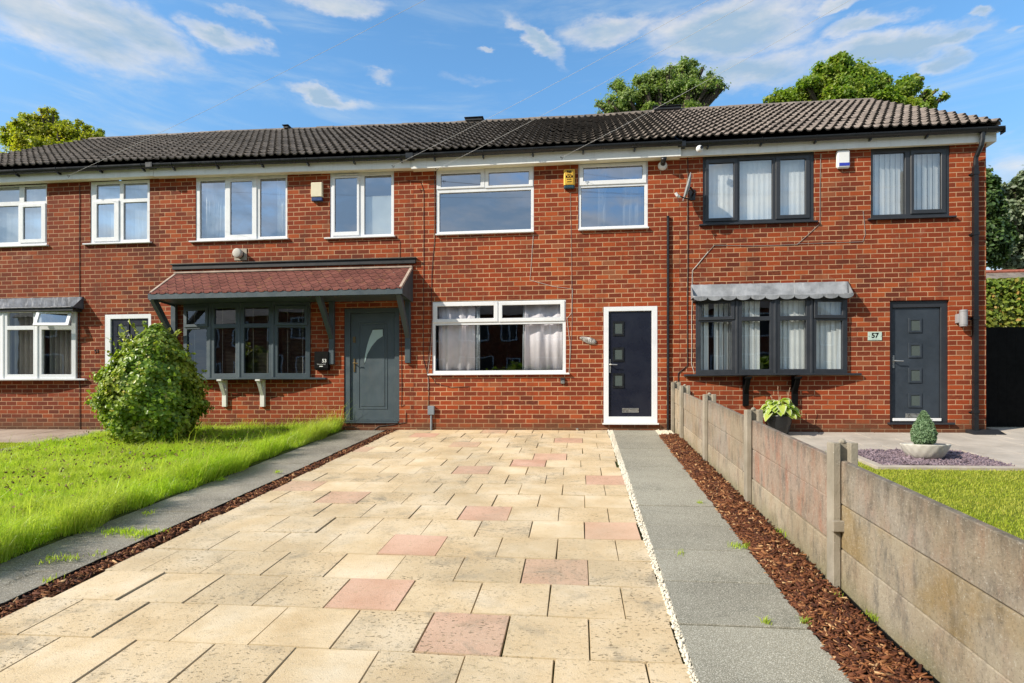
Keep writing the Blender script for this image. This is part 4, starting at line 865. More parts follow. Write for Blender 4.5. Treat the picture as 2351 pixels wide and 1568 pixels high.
# -- walls, shell, roof per house
def roof_part(i, key, mat):
    x0, x1 = HX[i], HX[i + 1]; H = houses[key]
    if i == 3: x1 += .09
    if i == 0: x0 -= .09
    YE, YR, ZE, ZR = -.28 + (.06 if i == 3 else 0), 4.1, 5.03, 7.60; nc = 15; per = .15; ns = 8
    nx = int(round((x1 - x0) / per * ns)); xs_ = [x0 + (x1 - x0) * q / nx for q in range(nx + 1)]
    mb = MB(); r5_ = random.Random(i)
    sl_ = math.atan2(ZR - ZE, YR - YE); nrm = (-math.sin(sl_), math.cos(sl_)); U = lambda x: (x / per) % 1
    def prof(x):
        u = U(x); return .040 * max(0, math.sin(math.pi * min(1, u / .52))) ** .8 if u < .52 else -.004 * math.sin(math.pi * (u - .52) / .48)
    coljit = {}
    for c in range(nc):
        t0, t1 = c / nc, (c + 1) / nc + .012
        for (t, lift, pf) in ((t0, .014, .85), (t0, .036, 1.), (t1, -.006, .6)):
            y_ = YE + (YR - YE) * t; z_ = ZE + (ZR - ZE) * t
            for x in xs_:
                kk = (c, int(math.floor(x / .30))); j = coljit.setdefault(kk, (r5_.gauss(0, .003), r5_.gauss(0, .006)))
                h_ = lift + prof(x) * pf + j[0]; dd = j[1]
                sag = .015 * math.sin(x * 1.3 + 1) * math.sin(t * 3)
                mb.v.append((x, y_ + nrm[0] * h_ + dd * .86, z_ + nrm[1] * h_ + dd * .5 + zoff(x) + sag))
    n1 = nx + 1
    for c in range(nc):
        b = c * 3 * n1
        for r_ in (0, 1):
            for q in range(nx): a = b + r_ * n1 + q; mb.f.append((a, a + 1, a + 1 + n1, a + n1))
    o = child(mb, 'roof', mat, H, 0, False)
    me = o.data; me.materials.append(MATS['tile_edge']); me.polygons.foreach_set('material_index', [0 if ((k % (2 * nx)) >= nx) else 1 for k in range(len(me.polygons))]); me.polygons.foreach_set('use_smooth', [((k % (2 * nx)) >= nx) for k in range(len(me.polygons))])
    # sarking below the tiles + rear slope
    ws = zoff(x0), zoff(x1)
    mb = MB(); mb.prism([(x0 + .003, YE + .06, ZE - .02 + ws[0]), (x0 + .003, YR, ZR - .075 + ws[0]), (x0 + .003, YR, ZR - .095 + ws[0]), (x0 + .003, YE + .06, ZE - .04 + ws[0])], (x1 - x0 - .006, 0, ws[1] - ws[0]))
    mb.prism([(x0 + .003, YR + .01, ZR - .03 + ws[0]), (x0 + .003, 8.5, ZE + ws[0]), (x0 + .003, 8.5, ZE - .03 + ws[0]), (x0 + .003, YR + .01, ZR - .06 + ws[0])], (x1 - x0 - .006, 0, ws[1] - ws[0]))
    child(mb, 'roof_deck', 'dark_trim', H)
    for xv, sg in (((x1, -1),) if i == 3 else ((x0, 1),) if i == 0 else ()):
        child(MB().prism([(xv, YE + .01, ZE - .03 + zoff(xv)), (xv, YR, ZR - .04 + zoff(xv)), (xv, YR, ZR + .02 + zoff(xv)), (xv, YE + .01, ZE + .035 + zoff(xv))], (.05 * sg, 0, 0)), 'verge', mat, H)
    # ridge tiles
    mb = MB(); x = x0
    while x < x1 - .05:
        xe = min(x + .45, x1); rr_ = .125 + r5_.uniform(-.004, .004); dz = r5_.uniform(-.006, .006)
        for (a, e, r6_) in ((x + .002, xe - .004, rr_),):
            prof_ = [(a, YR + r6_ * math.cos(t), ZR - .045 + dz + zoff(a) + r6_ * .85 * math.sin(t)) for t in np.linspace(0, math.pi, 9)]
            mb.prism(prof_, (e - a, 0, zoff(e) - zoff(a)))
        x = xe
    child(mb, 'ridge_tiles', 'roof_tile_old' if i < 3 else 'roof_tile_clean', H)
    # fascia, soffit, gutter
    fz = {0: 4.81, 1: 4.80, 2: 4.775, 3: 4.80}[i]; fy = {0: -.165, 1: -.165, 2: -.18, 3: -.10}[i]
    sh = lambda z: z
    def sheared(mb):
        mb.v = [(x, y, z + zoff(x) * .9) for x, y, z in mb.v]; return mb
    child(sheared(MB().box(x0 + .004, x1 - (.0 if i == 3 else .004), fy, fy + .022, fz - .012, 5.01)), 'fascia', 'white_fascia', H, .002)
    child(sheared(MB().box(x0 + .003, x1 - .003, fy + .023, -.003 if i else -.003, fz, fz + .012)), 'soffit', 'cream_soffit', H)
    gy, gzc, gr_ = fy - .070, 4.985, .062; mb = MB()
    pr_ = [(gy + gr_ * math.cos(t), gzc + gr_ * 1.15 * math.sin(t)) for t in np.linspace(math.pi, 2 * math.pi, 11)] + [(gy + (gr_ - .005) * math.cos(t), gzc + (gr_ - .005) * 1.15 * math.sin(t)) for t in np.linspace(2 * math.pi, math.pi, 11)]
    xe_ = x1 + (.06 if i == 3 else -.004); mb.prism([(x0 + .004, a, b) for a, b in pr_], (xe_ - x0 - .004, 0, 0)); mb.v = [(x, y, z + zoff(x) * .9) for x, y, z in mb.v]
    mb.box(x0 - .06, x0 + .07, gy - gr_ - .006, gy + gr_ + .004, gzc - .075 + zoff(x0), gzc + .012 + zoff(x0)); gt = child(mb, 'gutter', 'black_plastic', H)
    x = x0 + .45
    while x < x1:
        mb = MB(); zo = zoff(x) * .9; mb.box(x - .012, x + .012, gy - .01, fy - .001, gzc - .105 + zo, gzc - .07 + zo).tube([(x, gy + (gr_ + .004) * math.cos(t), gzc + zo + (gr_ + .006) * 1.15 * math.sin(t)) for t in np.linspace(math.pi, 2 * math.pi, 9)], .006, 5); x += .88
        child(mb, 'gutter_bracket', 'black_plastic', H)
    if i == 3:
        child(MB().box(x1 + .055, x1 + .062, gy - gr_, gy + gr_, gzc - .07, gzc + .005), 'gutter_end', 'black_plastic', H)
def shell(i, key, mat):
    x0, x1 = HX[i], HX[i + 1]; H = houses[key]
    top = ZS + .0
    # front wall follows the slight rise of the eaves to the left
    mb = MB().plate(x0 + .0015, x1 - .0015, -.3, top + .06, [(a, b, c, (d if d < ZS - .001 else top + .061)) for a, b, c, d in HOLES[key]], 0, .11)
    child(mb, 'wall', mat, H)
    if zoff(x0) > 0 or True:
        child(MB().box(x0 + .003, x1 - .003, .002, .10, top + .0605, 5.04), 'wall_plate', mat, H)
    rm = MB()
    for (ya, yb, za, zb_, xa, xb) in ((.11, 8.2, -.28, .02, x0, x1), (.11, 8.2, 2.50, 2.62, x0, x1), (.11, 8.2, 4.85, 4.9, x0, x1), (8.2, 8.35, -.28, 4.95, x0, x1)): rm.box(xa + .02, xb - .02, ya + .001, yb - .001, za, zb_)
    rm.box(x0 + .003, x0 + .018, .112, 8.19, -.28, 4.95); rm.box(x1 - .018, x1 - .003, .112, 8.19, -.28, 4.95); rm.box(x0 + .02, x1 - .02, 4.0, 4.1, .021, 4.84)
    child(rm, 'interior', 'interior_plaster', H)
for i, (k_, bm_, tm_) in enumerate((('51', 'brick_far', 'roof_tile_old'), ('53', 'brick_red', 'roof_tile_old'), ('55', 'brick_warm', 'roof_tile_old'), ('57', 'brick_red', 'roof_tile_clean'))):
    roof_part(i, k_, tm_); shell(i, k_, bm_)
def gable(key, X, sgn, mat):
    pts_ = [(X, .113, -.3), (X, 8.35, -.3), (X, 8.35, 4.86), (X, 4.1, 7.44), (X, .113, 5.04)]
    child(MB().prism(pts_ if sgn > 0 else pts_[::-1], (-.015 * sgn, 0, 0)), 'gable_wall', mat, houses[key])
    xb = X + .06 * sgn; child(MB().prism([(xb, -.18, 4.92), (xb, 4.1, 7.46), (xb, 4.1, 7.58), (xb, -.18, 5.05)], (.018 * sgn, 0, 0)), 'bargeboard', 'white_fascia', houses[key])
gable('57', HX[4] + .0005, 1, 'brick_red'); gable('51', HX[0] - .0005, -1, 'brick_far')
child(MB().box(HX[4] + .003, HX[4] + .10, -.098, .3, 4.82, 5.02), 'boxed_eave', 'white_fascia', houses['57'], .003)
# roof vents and ridge vents
def ridge_vent(px, py, w_, key):
    X = W(px, py, 4.1)[0]; child(MB().box(X - w_ / 2, X + w_ / 2, 3.95, 4.25, 7.60 + zoff(X), 7.665 + zoff(X)).box(X - w_ / 2 - .03, X + w_ / 2 + .03, 3.92, 4.28, 7.667 + zoff(X), 7.685 + zoff(X)), 'ridge_vent', 'dark_trim', houses[key], .01)
ridge_vent(1090, 288, .42, '55'); ridge_vent(1530, 265, .62, '55'); ridge_vent(857 / 1.567 * 1.0 + 115, 306, .12, '53')
for (px, py, w_) in ((895, 333, .35), (1085, 330, .35)):
    y_ = 1.3; 
# -- canopy of 53
H53 = houses['53']; XA, XB = -7.66, -3.00; OUT = .72; CZT, CZB = 3.03, 2.52
cano = bpy.data.objects.new('porch_canopy', None); COL.objects.link(cano); cano.parent = H53; cano.matrix_parent_inverse = world_inv(H53)
cano['label'] = 'lean-to canopy with scalloped red shingles and grey brackets'
def cch(mb, name, mat, bevel=0.):
    o = mb.build(name, mat, None, bevel); o.parent = cano; o.matrix_parent_inverse = Matrix.Identity(4); return o
th = .03
cch(MB().prism([(XA, -.02, CZT), (XA, -OUT, CZB), (XA, -OUT, CZB - th), (XA, -.02, CZT - th)], (XB - XA, 0, 0)), 'shingle_roof', 'canopy_shingle')
cch(MB().box(XA - .04, XB + .06, -.06, -.003, CZT + .06, CZT + .14).box(XA - .06, XB + .08, -.085, -.003, CZT + .142, CZT + .165), 'flashing_board', 'dark_trim', .004)
simple('weathered_lath', (.44, .34, .27), .8, .2, 6, .4, 60)
sl2 = Vector((0, -OUT + .02, CZB - CZT)).normalized()
mb = MB()
for X in (XA - .005, XB - .045): mb.prism([(X, -.02, CZT + .012), (X, -OUT - .005, CZB + .012), (X, -OUT - .005, CZB - .04), (X, -.02, CZT - .04)], (.05, 0, 0))
mb.box(XA, XB, -.075, -.012, CZT - .02, CZT + .012 + .0); cch(mb, 'verge_strip', 'weathered_lath', .003)
cch(MB().box(XA - .02, XB + .02, -OUT - .022, -OUT - .002, CZB - .125, CZB - .022), 'canopy_fascia', 'slate_grey_paint', .003)
mb = MB(); n_ = 330
for k in range(n_ + 1):
    x = XA + (XB - XA) * k / n_; e_ = .020 + .018 * abs(math.sin(math.pi * (x - XA) / .17)); mb.v += [(x, -OUT + .01, CZB + .006), (x, -OUT - .012, CZB - .004), (x, -OUT - .026, CZB - e_)]
for k in range(n_):
    for j in range(2): q0 = k * 3 + j; mb.f.append((q0, q0 + 3, q0 + 4, q0 + 1))
o = cch(mb, 'shingle_edge', 'canopy_shingle'); o.modifiers.new('s', 'SOLIDIFY').thickness = .004
cch(MB().box(XA + .01, XB - .01, -OUT + .002, -.003, CZB - .10, CZB - .085), 'canopy_soffit', 'slate_grey_paint')
cch(MB().prism([(XB - .012, -.004, CZT - .045), (XB - .012, -OUT + .01, CZB - .045), (XB - .012, -OUT + .01, CZB - .12), (XB - .012, -.004, CZB - .14)], (.012, 0, 0)), 'cheek_board', 'slate_grey_paint')
cch(MB().prism([(XA + .0, -.004, CZT - .045), (XA + .0, -OUT + .01, CZB - .045), (XA + .0, -OUT + .01, CZB - .12), (XA + .0, -.004, CZB - .14)], (.012, 0, 0)), 'cheek_board', 'slate_grey_paint')
for px, tz in ((403, 837), (764, 837), (938, 834)):
    X, _, zb_ = W(px, tz); X -= .0
    cch(MB().box(X - .048, X + .048, -.075, -.003, zb_, CZB - .101).prism([(X - .042, -.076, CZB - .66), (X - .042, -.076, CZB - .80), (X - .042, -OUT + .05, CZB - .115), (X - .042, -OUT + .18, CZB - .102), ], (.084, 0, 0)), 'canopy_bracket', 'slate_grey_paint', .004)
# -- pipes and cables fixed to the walls (parts of their house)
def wcable(hk, pts_, r_, mat, name='cable', Y=None):
    Yv = -(r_ + .003) if Y is None else Y
    P_ = [W(x, y, Yv) for x, y in pts_]; fine_ = []
    for a, b in zip(P_, P_[1:]):
        a, b = Vector(a), Vector(b); n = max(1, int((b - a).length / .25))
        for q in range(n): fine_.append(a + (b - a) * q / n + Vector((rnd.uniform(-.004, .004), 0, rnd.uniform(-.003, .003))))
    fine_.append(Vector(P_[-1])); return child(MB().tube(fine_, r_, 6), name, mat, houses[hk])
z3 = lambda L: [(923.8 + x / 2.144, 269.4 + y / 2.144) for x, y in L]
z4 = lambda L: [(1501.2 + x / 4.075, 230.9 + y / 4.075) for x, y in L]
z5 = lambda L: [(1886 + x / 3.394, 192.5 + y / 3.394) for x, y in L]
z6 = lambda L: [(1501.2 + x / 3.3956, 577.4 + y / 3.3956) for x, y in L]
z9 = lambda L: [(692.8 + x / 3.3956, 554.3 + y / 3.3956) for x, y in L]
simple('cable_white', (.62, .60, .55), .6); simple('cable_dark', (.03, .025, .022), .6); simple('cable_grey', (.30, .28, .26), .6)
wcable('55', z3([(645, 575), (628, 800), (740, 832), (838, 845), (832, 965), (810, 990), (826, 1120), (820, 1262)]), .0035, 'cable_white')
wcable('55', z3([(826, 375), (832, 600), (834, 850), (836, 1000), (826, 1190)]), .003, 'cable_grey')
wcable('55', z3([(160, 250), (158, 600), (145, 770), (140, 1080), (120, 1250), (130, 1290), (128, 1425)]), .005, 'cable_dark')
wcable('53', z3([(20, 310), (90, 320), (106, 360), (105, 900), (103, 1190), (122, 1255)]), .0045, 'cable_dark')
wcable('55', z3([(145, 1275), (165, 1310), (240, 1330), (330, 1325)]), .004, 'cable_dark')
wcable('55', z3([(148, 1000), (140, 1150), (125, 1260), (127, 1340)]), .003, 'cable_white')
wcable('53', z9([(765, 0), (765, 150)]), .004, 'cable_dark'); wcable('53', z9([(775, 560), (778, 900), (780, 1240), (775, 1290), (800, 1272)]), .0045, 'cable_dark')
wcable('53', z9([(814, 1335), (812, 1412), (700, 1430), (600, 1440), (550, 1478), (470, 1480), (400, 1445), (200, 1448)]), .006, 'cable_dark')
wcable('51', [(183, 425), (182.5, 560), (183, 690)], .006, 'cable_dark'); wcable('51', [(182, 712), (183, 860), (184, 985)], .006, 'cable_dark')
wcable('57', z4([(1560, 495), (1556, 800), (1555, 1150), (1340, 1345), (930, 1360), (565, 1352), (385, 1568)]), .0045, 'cable_grey')
wcable('57', z4([(1340, 1342), (1600, 1332), (1882, 1325)]) + z5([(150, 1236), (320, 1230), (340, 1170), (325, 990)]), .0035, 'cable_grey')
wcable('57', z6([(425, 0), (300, 150), (296, 500), (293, 880), (315, 945)]), .0045, 'cable_white')
wcable('57', z4([(318, 500), (318, 1560)]) + z6([(262, 300), (262, 890), (190, 950), (190, 1020)]), .007, 'cable_dark')
X, _, zt = W(1533, 500); child(MB().tube([(X, -.028, -.04), (X, -.028, zt)], .022, 10).tube([(X, -.028, zt), (X, -.028, zt + .02)], .026, 10), 'pipe', 'black_plastic', houses['55'])
# downpipe at the right corner
X, _, z1_ = W(2239, 400, -.05)
dp = MB().box(X - .034, X + .034, -.085, -.018, -.02, 4.45)
dp.tube([(X + .04, -.165, 4.95), (X + .04, -.165, 4.84), (X + .03, -.15, 4.74), (X, -.07, 4.58), (X, -.055, 4.42)], .036, 10)
for z in (4.3, 3.3, 1.9, .35): dp.box(X - .045, X + .045, -.092, -.012, z, z + .05).box(X - .075, X - .045, -.02, -.002, z + .01, z + .03)
child(dp, 'downpipe', 'black_plastic', houses['57'])
G0 = G(2212, 1002); child(MB().prism([(6.42, -.02, -.02), (6.42, -.25, -.05), (6.42, -.25, .0), (6.42, -.02, .085)], (.50, 0, 0)), 'drain_plinth', 'dark_trim', houses['57'])
# grey meter box with conduit
X0, X1, Z0, Z1 = rect(983.5, 998.4, 931.7, 952.7); xm = (X0 + X1) / 2
t = thing('junction_box', (xm, -.03, Z0), 'small grey plastic junction box and conduit at the foot of the wall', 'junction box')
MB().box(X0, X1, -.06, -.003, Z0, Z1).build('box', 'grey_plastic', t, .008); MB().tube([(xm, -.03, -.02), (xm, -.03, Z0)], .019, 10).build('conduit', 'grey_plastic', t)
# ------------------------------------------------------------------ things fixed to the walls
def wall_thing(name, px, label, cat, group=None):
    X0, X1, Z0, Z1 = rect(*px); t = thing(name, ((X0 + X1) / 2, 0, (Z0 + Z1) / 2), label, cat, group); return t, X0, X1, Z0, Z1
t, X0, X1, Z0, Z1 = wall_thing('alarm_box', (717.5, 743, 421.5, 463.5), 'cream alarm box with a dark blue strip, between the white upper windows', 'alarm box', 'alarm boxes')
zm = Z0 + (Z1 - Z0) * .2; MB().box(X0, X1, -.075, -.003, zm, Z1).build('casing', 'cream_plastic', t, .01); MB().box(X0 + .006, X1 - .006, -.066, -.004, Z0, zm - .002).build('strobe', 'dark_blue_strip', t, .006)
t, X0, X1, Z0, Z1 = wall_thing('alarm_box', (1918.4, 1948.3, 347.5, 388.7), 'white alarm box with a blue window, right of the anthracite three-light window', 'alarm box', 'alarm boxes')
MB().box(X0, X1, -.07, -.003, Z0, Z1).build('casing', 'white_plastic', t, .02); MB().box(X0 + .03, X1 - .012, -.074, -.069, Z0 + .03, Z0 + .085).build('strobe', 'blue_plastic', t, .003)
t, X0, X1, Z0, Z1 = wall_thing('alarm_box', (1294, 1320.2, 391.6, 436.4), 'yellow alarm box lettered PIER Alarms with a dark blue base', 'alarm box', 'alarm boxes')
zm = Z0 + (Z1 - Z0) * .2; w_ = X1 - X0; xm = (X0 + X1) / 2
mb = MB(); prf = [(X0, -.004), (X0 + .004, -.05), (X0 + .03, -.07), (X1 - .03, -.07), (X1 - .004, -.05), (X1, -.004)]
mb.prism([(a, b, zm) for a, b in prf][::-1], (0, 0, Z1 - zm)); mb.build('casing', 'yellow_plastic', t, .006)
mb = MB(); mb.prism([(a * .96 + xm * .04, b, Z0 + .01) for a, b in prf][::-1], (0, 0, zm - Z0 - .011)); mb.build('strobe', 'dark_teal_plastic', t, .012)
lx0, lx1, lz0, lz1 = X0 + .036, X1 - .036, zm + .015, Z1 - .02
MB().plate(lx0, lx1, lz0, lz1, [(lx0 + .004, lx1 - .004, lz0 + .004, lz0 + .11), (lx0 + .004, lx1 - .004, lz0 + .150, lz1 - .004), (lx0 + .012, lx0 + .0121, 0, 0)], -.0716, -.0705).build('label_border', 'black_paint', t)
text('lettering', 'PIER', .048, (xm, -.0725, lz1 - .032), 'black_paint', t, bold=.0016); text('lettering', 'Alarms', .026, (xm, -.0725, lz1 - .072), 'black_paint', t)
text('lettering', '01942', .032, (xm, -.0725, lz0 + .082), 'black_paint', t); text('lettering', '246370', .029, (xm, -.0725, lz0 + .038), 'black_paint', t)
for dx_ in (-.022, .022): MB().box(xm + dx_ - .012, xm + dx_ + .012, -.0735, -.0717, lz0 + .124, lz0 + .138).build('label_mark', 'yellow_plastic', t)
# boiler flue
t, X0, X1, Z0, Z1 = wall_thing('boiler_flue', (538.6, 567.3, 571, 598), 'round grey boiler flue terminal on a square plate above the canopy', 'flue')
MB().box(X0, X1, -.012, -.002, Z0, Z1).build('wall_plate', 'bed_edging', t, .003)
cx_, cz_ = (X0 + X1) / 2 - .005, (Z0 + Z1) / 2
mb = MB(); n = 20
for (y_, r_) in ((-.012, .078), (-.06, .078), (-.061, .086), (-.10, .09), (-.13, .088), (-.14, .07), (-.14, .001)):
    for k in range(n): mb.v.append((cx_ + r_ * math.cos(2 * math.pi * k / n), y_, cz_ + r_ * math.sin(2 * math.pi * k / n)))
mb2 = MB(); mb2.v = mb.v[:2 * n]; mb2.f = [(k, (k + 1) % n, n + (k + 1) % n, n + k) for k in range(n)]; mb2.build('collar', 'black_plastic', t)
mb.v = mb.v[2 * n:]; mb.f = [(r_ * n + k, r_ * n + (k + 1) % n, (r_ + 1) * n + (k + 1) % n, (r_ + 1) * n + k) for r_ in range(4) for k in range(n)]; mb.build('terminal', 'planter_stone', t, 0, True)
# cameras
def dome(px, py, r_, name, label, ballmat, wallY, off, group):
    X, _, Z = W(px, py, wallY); t = thing(name, (X, wallY, Z), label, 'camera', group); mb = MB()
    prof = [(0, r_ * 1.15), (-r_ * .35, r_ * 1.1), (-r_ * .7, r_ * .8), (-r_ * .95, r_ * .45), (-r_ * 1.0, .001)]; n = 18
    for (y_, q) in prof:
        for k in range(n): mb.v.append((X + q * math.cos(6.2832 * k / n), wallY + y_ - .002, Z + q * math.sin(6.2832 * k / n)))
    mb.f = [(a * n + k, a * n + (k + 1) % n, (a + 1) * n + (k + 1) % n, (a + 1) * n + k) for a in range(4) for k in range(n)]; mb.build('base', 'white_plastic', t, 0, True)
    return t, X, Z
t, X, Z = dome(1521, 381, .07, 'security_camera', 'black security camera on a round white base beneath the fascia', 'black', -.002, 0, 'security cameras')
MB().tube([(X + .0, -.06, Z + .01), (X + .0, -.17, Z + .055)], .042, 14).tube([(X, -.17, Z + .055), (X, -.19, Z + .063)], .046, 14).build('camera_body', 'black_plastic', t, 0, True)
t, X, Z = dome(1606, 342, .052, 'security_camera', 'small white dome camera with a dark lens on the white fascia', 'white', -.24, 0, 'security cameras')
MB().tube([(X + .02, -.285, Z + .005), (X + .028, -.30, Z + .008)], .024, 12).build('lens', 'black_plastic', t)
# satellite dish
X, _, Z = W(1583, 430, -.30); t = thing('satellite_dish', (X, -.02, Z), 'grey satellite dish on a wall arm beside the anthracite window', 'satellite dish')
dirn = Vector((-.95, .02, .24)).normalized(); q_ = dirn.to_track_quat('Z', 'Y').to_matrix().to_4x4(); T = Matrix.Translation((X, -.30, Z)) @ q_
mb = MB(); n = 28; rings = [(.001, 0), (.07, .005), (.14, .018), (.20, .036), (.235, .05), (.24, .047), (.20, .028), (.10, .002), (.001, -.008)]
for (r_, h_) in rings:
    for k in range(n): a = 6.2832 * k / n; mb.v.append(tuple(T @ Vector((r_ * math.cos(a) * .88, r_ * math.sin(a), h_))))
mb.f = [(a * n + k, a * n + (k + 1) % n, (a + 1) * n + (k + 1) % n, (a + 1) * n + k) for a in range(len(rings) - 1) for k in range(n)]
simple('dish_grey', (.30, .33, .34), .5, .1, 9); mb.build('reflector', 'dish_grey', t, 0, True)
bot = Vector((X, -.30, Z)) + Vector((.01, 0, -.21)); lnb = Vector(W(1555, 449, -.42))
MB().tube([bot, lnb], .012, 8).build('feed_arm', 'black_plastic', t); MB().tube([lnb + Vector((.035, .02, -.02)), lnb, lnb + Vector((-.03, -.005, .045))], .024, 10).build('receiver', 'white_plastic', t)
MB().tube([Vector((X + .02, -.28, Z)), (X + .10, -.16, Z - .03), (X + .10, -.01, Z - .03)], .018, 8).box(X + .05, X + .15, -.015, -.002, Z - .12, Z + .06).build('mount', 'black_plastic', t)
MB().tube([lnb, lnb + Vector((.02, 0, -.10)), lnb + Vector((.06, .05, -.09)), bot], .004, 6).build('feed_cable', 'cable_dark', t)
# wall lamp
t, X0, X1, Z0, Z1 = wall_thing('wall_lamp', (2200, 2222, 713.8, 749.3), 'grey up-and-down cylinder wall light beside the downpipe', 'wall light')
xm = W(2212, 730, -.10)[0]; MB().tube([(xm, -.10, Z0 + .01), (xm, -.10, Z1)], .058, 20).tube([(xm, -.10, Z0 - .012), (xm, -.10, Z0 + .008)], .054, 20).tube([(xm, -.10, Z1 - .03), (xm, -.10, Z1 - .024)], .061, 20).build('shade', 'white_plastic', t, 0, False)
MB().box(xm - .075, xm - .02, -.09, -.002, Z0 + .05, Z1 - .06).build('bracket', 'white_plastic', t, .004)
simple('lamp_grey', (.30, .29, .30), .4, .05, 9)
for c in t.children: c.data.materials[0] = MATS['lamp_grey']
# key safe
t, X0, X1, Z0, Z1 = wall_thing('key_safe', (1286.9, 1297, 867.8, 881.3), 'small grey key safe below the right end of the curtained window', 'key safe')
MB().box(X0, X1, -.035, -.003, Z0, Z1).build('case', 'dark_trim', t, .008); MB().box(X0 + .008, X1 - .008, -.042, -.034, Z0 + .006, Z0 + (Z1 - Z0) * .58).build('cover', 'satin_steel', t, .004)
# letter box 53
t, X0, X1, Z0, Z1 = wall_thing('letter_box', (726.8, 758.6, 808, 850), 'black wall letter box lettered 53 between the grey bay window and grey door', 'letter box')
MB().box(X0, X1, -.10, -.003, Z0 + .02, Z1).build('case', 'black_paint', t, .006); MB().box(X0 + .01, X1 - .01, -.085, -.005, Z0 - .002, Z0 + .018).build('base', 'black_paint', t)
simple('letter_white', (.78, .78, .76), .6, .02); simple('letter_grey', (.45, .45, .44), .6, .02)
text('lettering', '53', .088, (X1 - .075, -.1025, (Z0 + Z1) / 2 - .005), 'letter_white', t, bold=.0015); text('lettering', 'Victoria Rd', .036, ((X0 + X1) / 2, -.1025, (Z0 + Z1) / 2 - .068), 'letter_grey', t)
MB().box((X0 + X1) / 2 - .035, (X0 + X1) / 2 + .03, -.1025, -.1005, (Z0 + Z1) / 2 - .112, (Z0 + Z1) / 2 - .098).build('lettering_line', 'letter_white', t)
# number plates
t, X0, X1, Z0, Z1 = wall_thing('house_number', (1992, 2024, 762, 781.5), 'pale green plate with black number 57 beside the anthracite door', 'house number', 'house numbers')
MB().box(X0, X1, -.012, -.003, Z0, Z1).build('plate', 'pale_green_plate', t, .002); text('lettering', '57', .115, ((X0 + X1) / 2, -.0135, (Z0 + Z1) / 2 + .008), 'black_paint', t, bold=.003)
MB().box((X0 + X1) / 2 - .05, (X0 + X1) / 2 + .07, -.0133, -.0122, Z0 + .018, Z0 + .022).build('lettering_line', 'grey_plastic', t)
for xx in (X0 + .012, X1 - .012): MB().tube([(xx, -.018, (Z0 + Z1) / 2), (xx, -.004, (Z0 + Z1) / 2)], .006, 8).build('screw', 'satin_steel', t)
Xc, _, Zc = W(1350, 781); t = thing('house_number', (Xc, -.02, Zc), 'oval driftwood plaque with raised number 55 left of the black door', 'house number', 'house numbers')
mb = MB(); n = 26; T = Matrix.Translation((Xc, -.004, Zc)) @ Matrix.Rotation(R(17), 4, 'Y')
for (sc_, y_) in ((1, 0), (1.0, -.012), (.88, -.024), (.5, -.028), (.01, -.028)):
    for k in range(n):
        a = 6.2832 * k / n; ex_ = .155 * math.cos(a); ez_ = .056 * math.sin(a) * (1 + .25 * math.cos(a)); mb.v.append(tuple(T @ Vector((ex_ * sc_, y_, ez_ * sc_ * (1 + .05 * math.sin(3 * a))))))
mb.f = [(a * n + k, (a + 1) * n + k, (a + 1) * n + (k + 1) % n, a * n + (k + 1) % n) for a in range(4) for k in range(n)]
stone_mat('driftwood', [(.35, (.12, .10, .085)), (.65, (.62, .58, .54))], .8, .8, 40, None, None, 16); mb.build('plaque', 'driftwood', t, 0, True)
text('lettering', '55', .062, (Xc + .03, -.034, Zc - .008), 'letter_white', t, rot=(90, 17, 0), ext=.004, bold=.001)
Xc, _, Zc = W(222.5, 807); t = thing('house_number', (Xc, -.01, Zc), 'small dark number 51 on the brick beside the navy door', 'house number', 'house numbers')
text('lettering', '51', .11, (Xc, -.008, Zc), 'dark_trim', t, ext=.005)
# ------------------------------------------------------------------ concrete fence between the drive and the right garden
XF = 1.625
fence = thing('concrete_fence', (XF, -4, gz(-4)), 'low weathered concrete panel fence with slotted posts along the bark strip', 'fence')
PY_ = [-.10, -.97, -2.76, -4.72, -6.69, -8.65, -10.6]; PH = [.90, .905, .925, .95, .965, .965, .965]
def post(y, h, idx):
    z0, z1 = gz(y) - .25, gz(y) + h; mb = MB(); w_, d_ = .152, .105; x0, x1 = XF, XF + w_
    pts_ = [(x0, y - d_ / 2), (x0 + .046, y - d_ / 2), (x0 + .050, y - .016), (x1 - .050, y - .016), (x1 - .046, y - d_ / 2), (x1, y - d_ / 2), (x1, y + d_ / 2), (x1 - .046, y + d_ / 2), (x1 - .050, y + .016), (x0 + .050, y + .016), (x0 + .046, y + d_ / 2), (x0, y + d_ / 2)]
    mb.prism([(a, b, z0) for a, b in pts_], (0, 0, z1 - z0))
    mb.lathe([(.024, 0), (.022, .012), (.012, .022), (.001, .025)], 8, (x0 + w_ / 2, y, z1 - .001)); mb.build('post', 'render_post', fence, .004)
for k, (y, h) in enumerate(zip(PY_, PH)): post(y, h, k)
bm_ = [('fence_pale', 'fence_pale', 'fence_pale'), ('fence_grey', 'fence_grey', 'fence_pale'), ('fence_grey', 'fence_grey', 'fence_pale'), ('fence_pink', 'fence_pink', 'fence_pale'), ('fence_grey', 'fence_yellow', 'fence_pale'), ('fence_grey', 'fence_yellow', 'fence_pale')]
for k in range(6):
    ya, yb = PY_[k] - .055 + .030, PY_[k + 1] + .055 - .030; bh = .283
    hs = (.855, .575, .29, -.05) if k >= 2 else (.80, .54, .27, -.05)
    for j in range(3):
        zt, zb_ = hs[j] - .003, hs[j + 1] + .003; x0 = XF + .052 + rnd.uniform(-.004, .004); x1 = x0 + .042; s_ = rnd.uniform(-.006, .006)
        mb = MB().prism([(x0, ya, gz(ya) + zb_), (x0, yb, gz(yb) + zb_ + s_), (x0, yb, gz(yb) + zt + s_), (x0, ya, gz(ya) + zt)], (x1 - x0, 0, 0)); mb.build('panel', bm_[k][j], fence, .005)
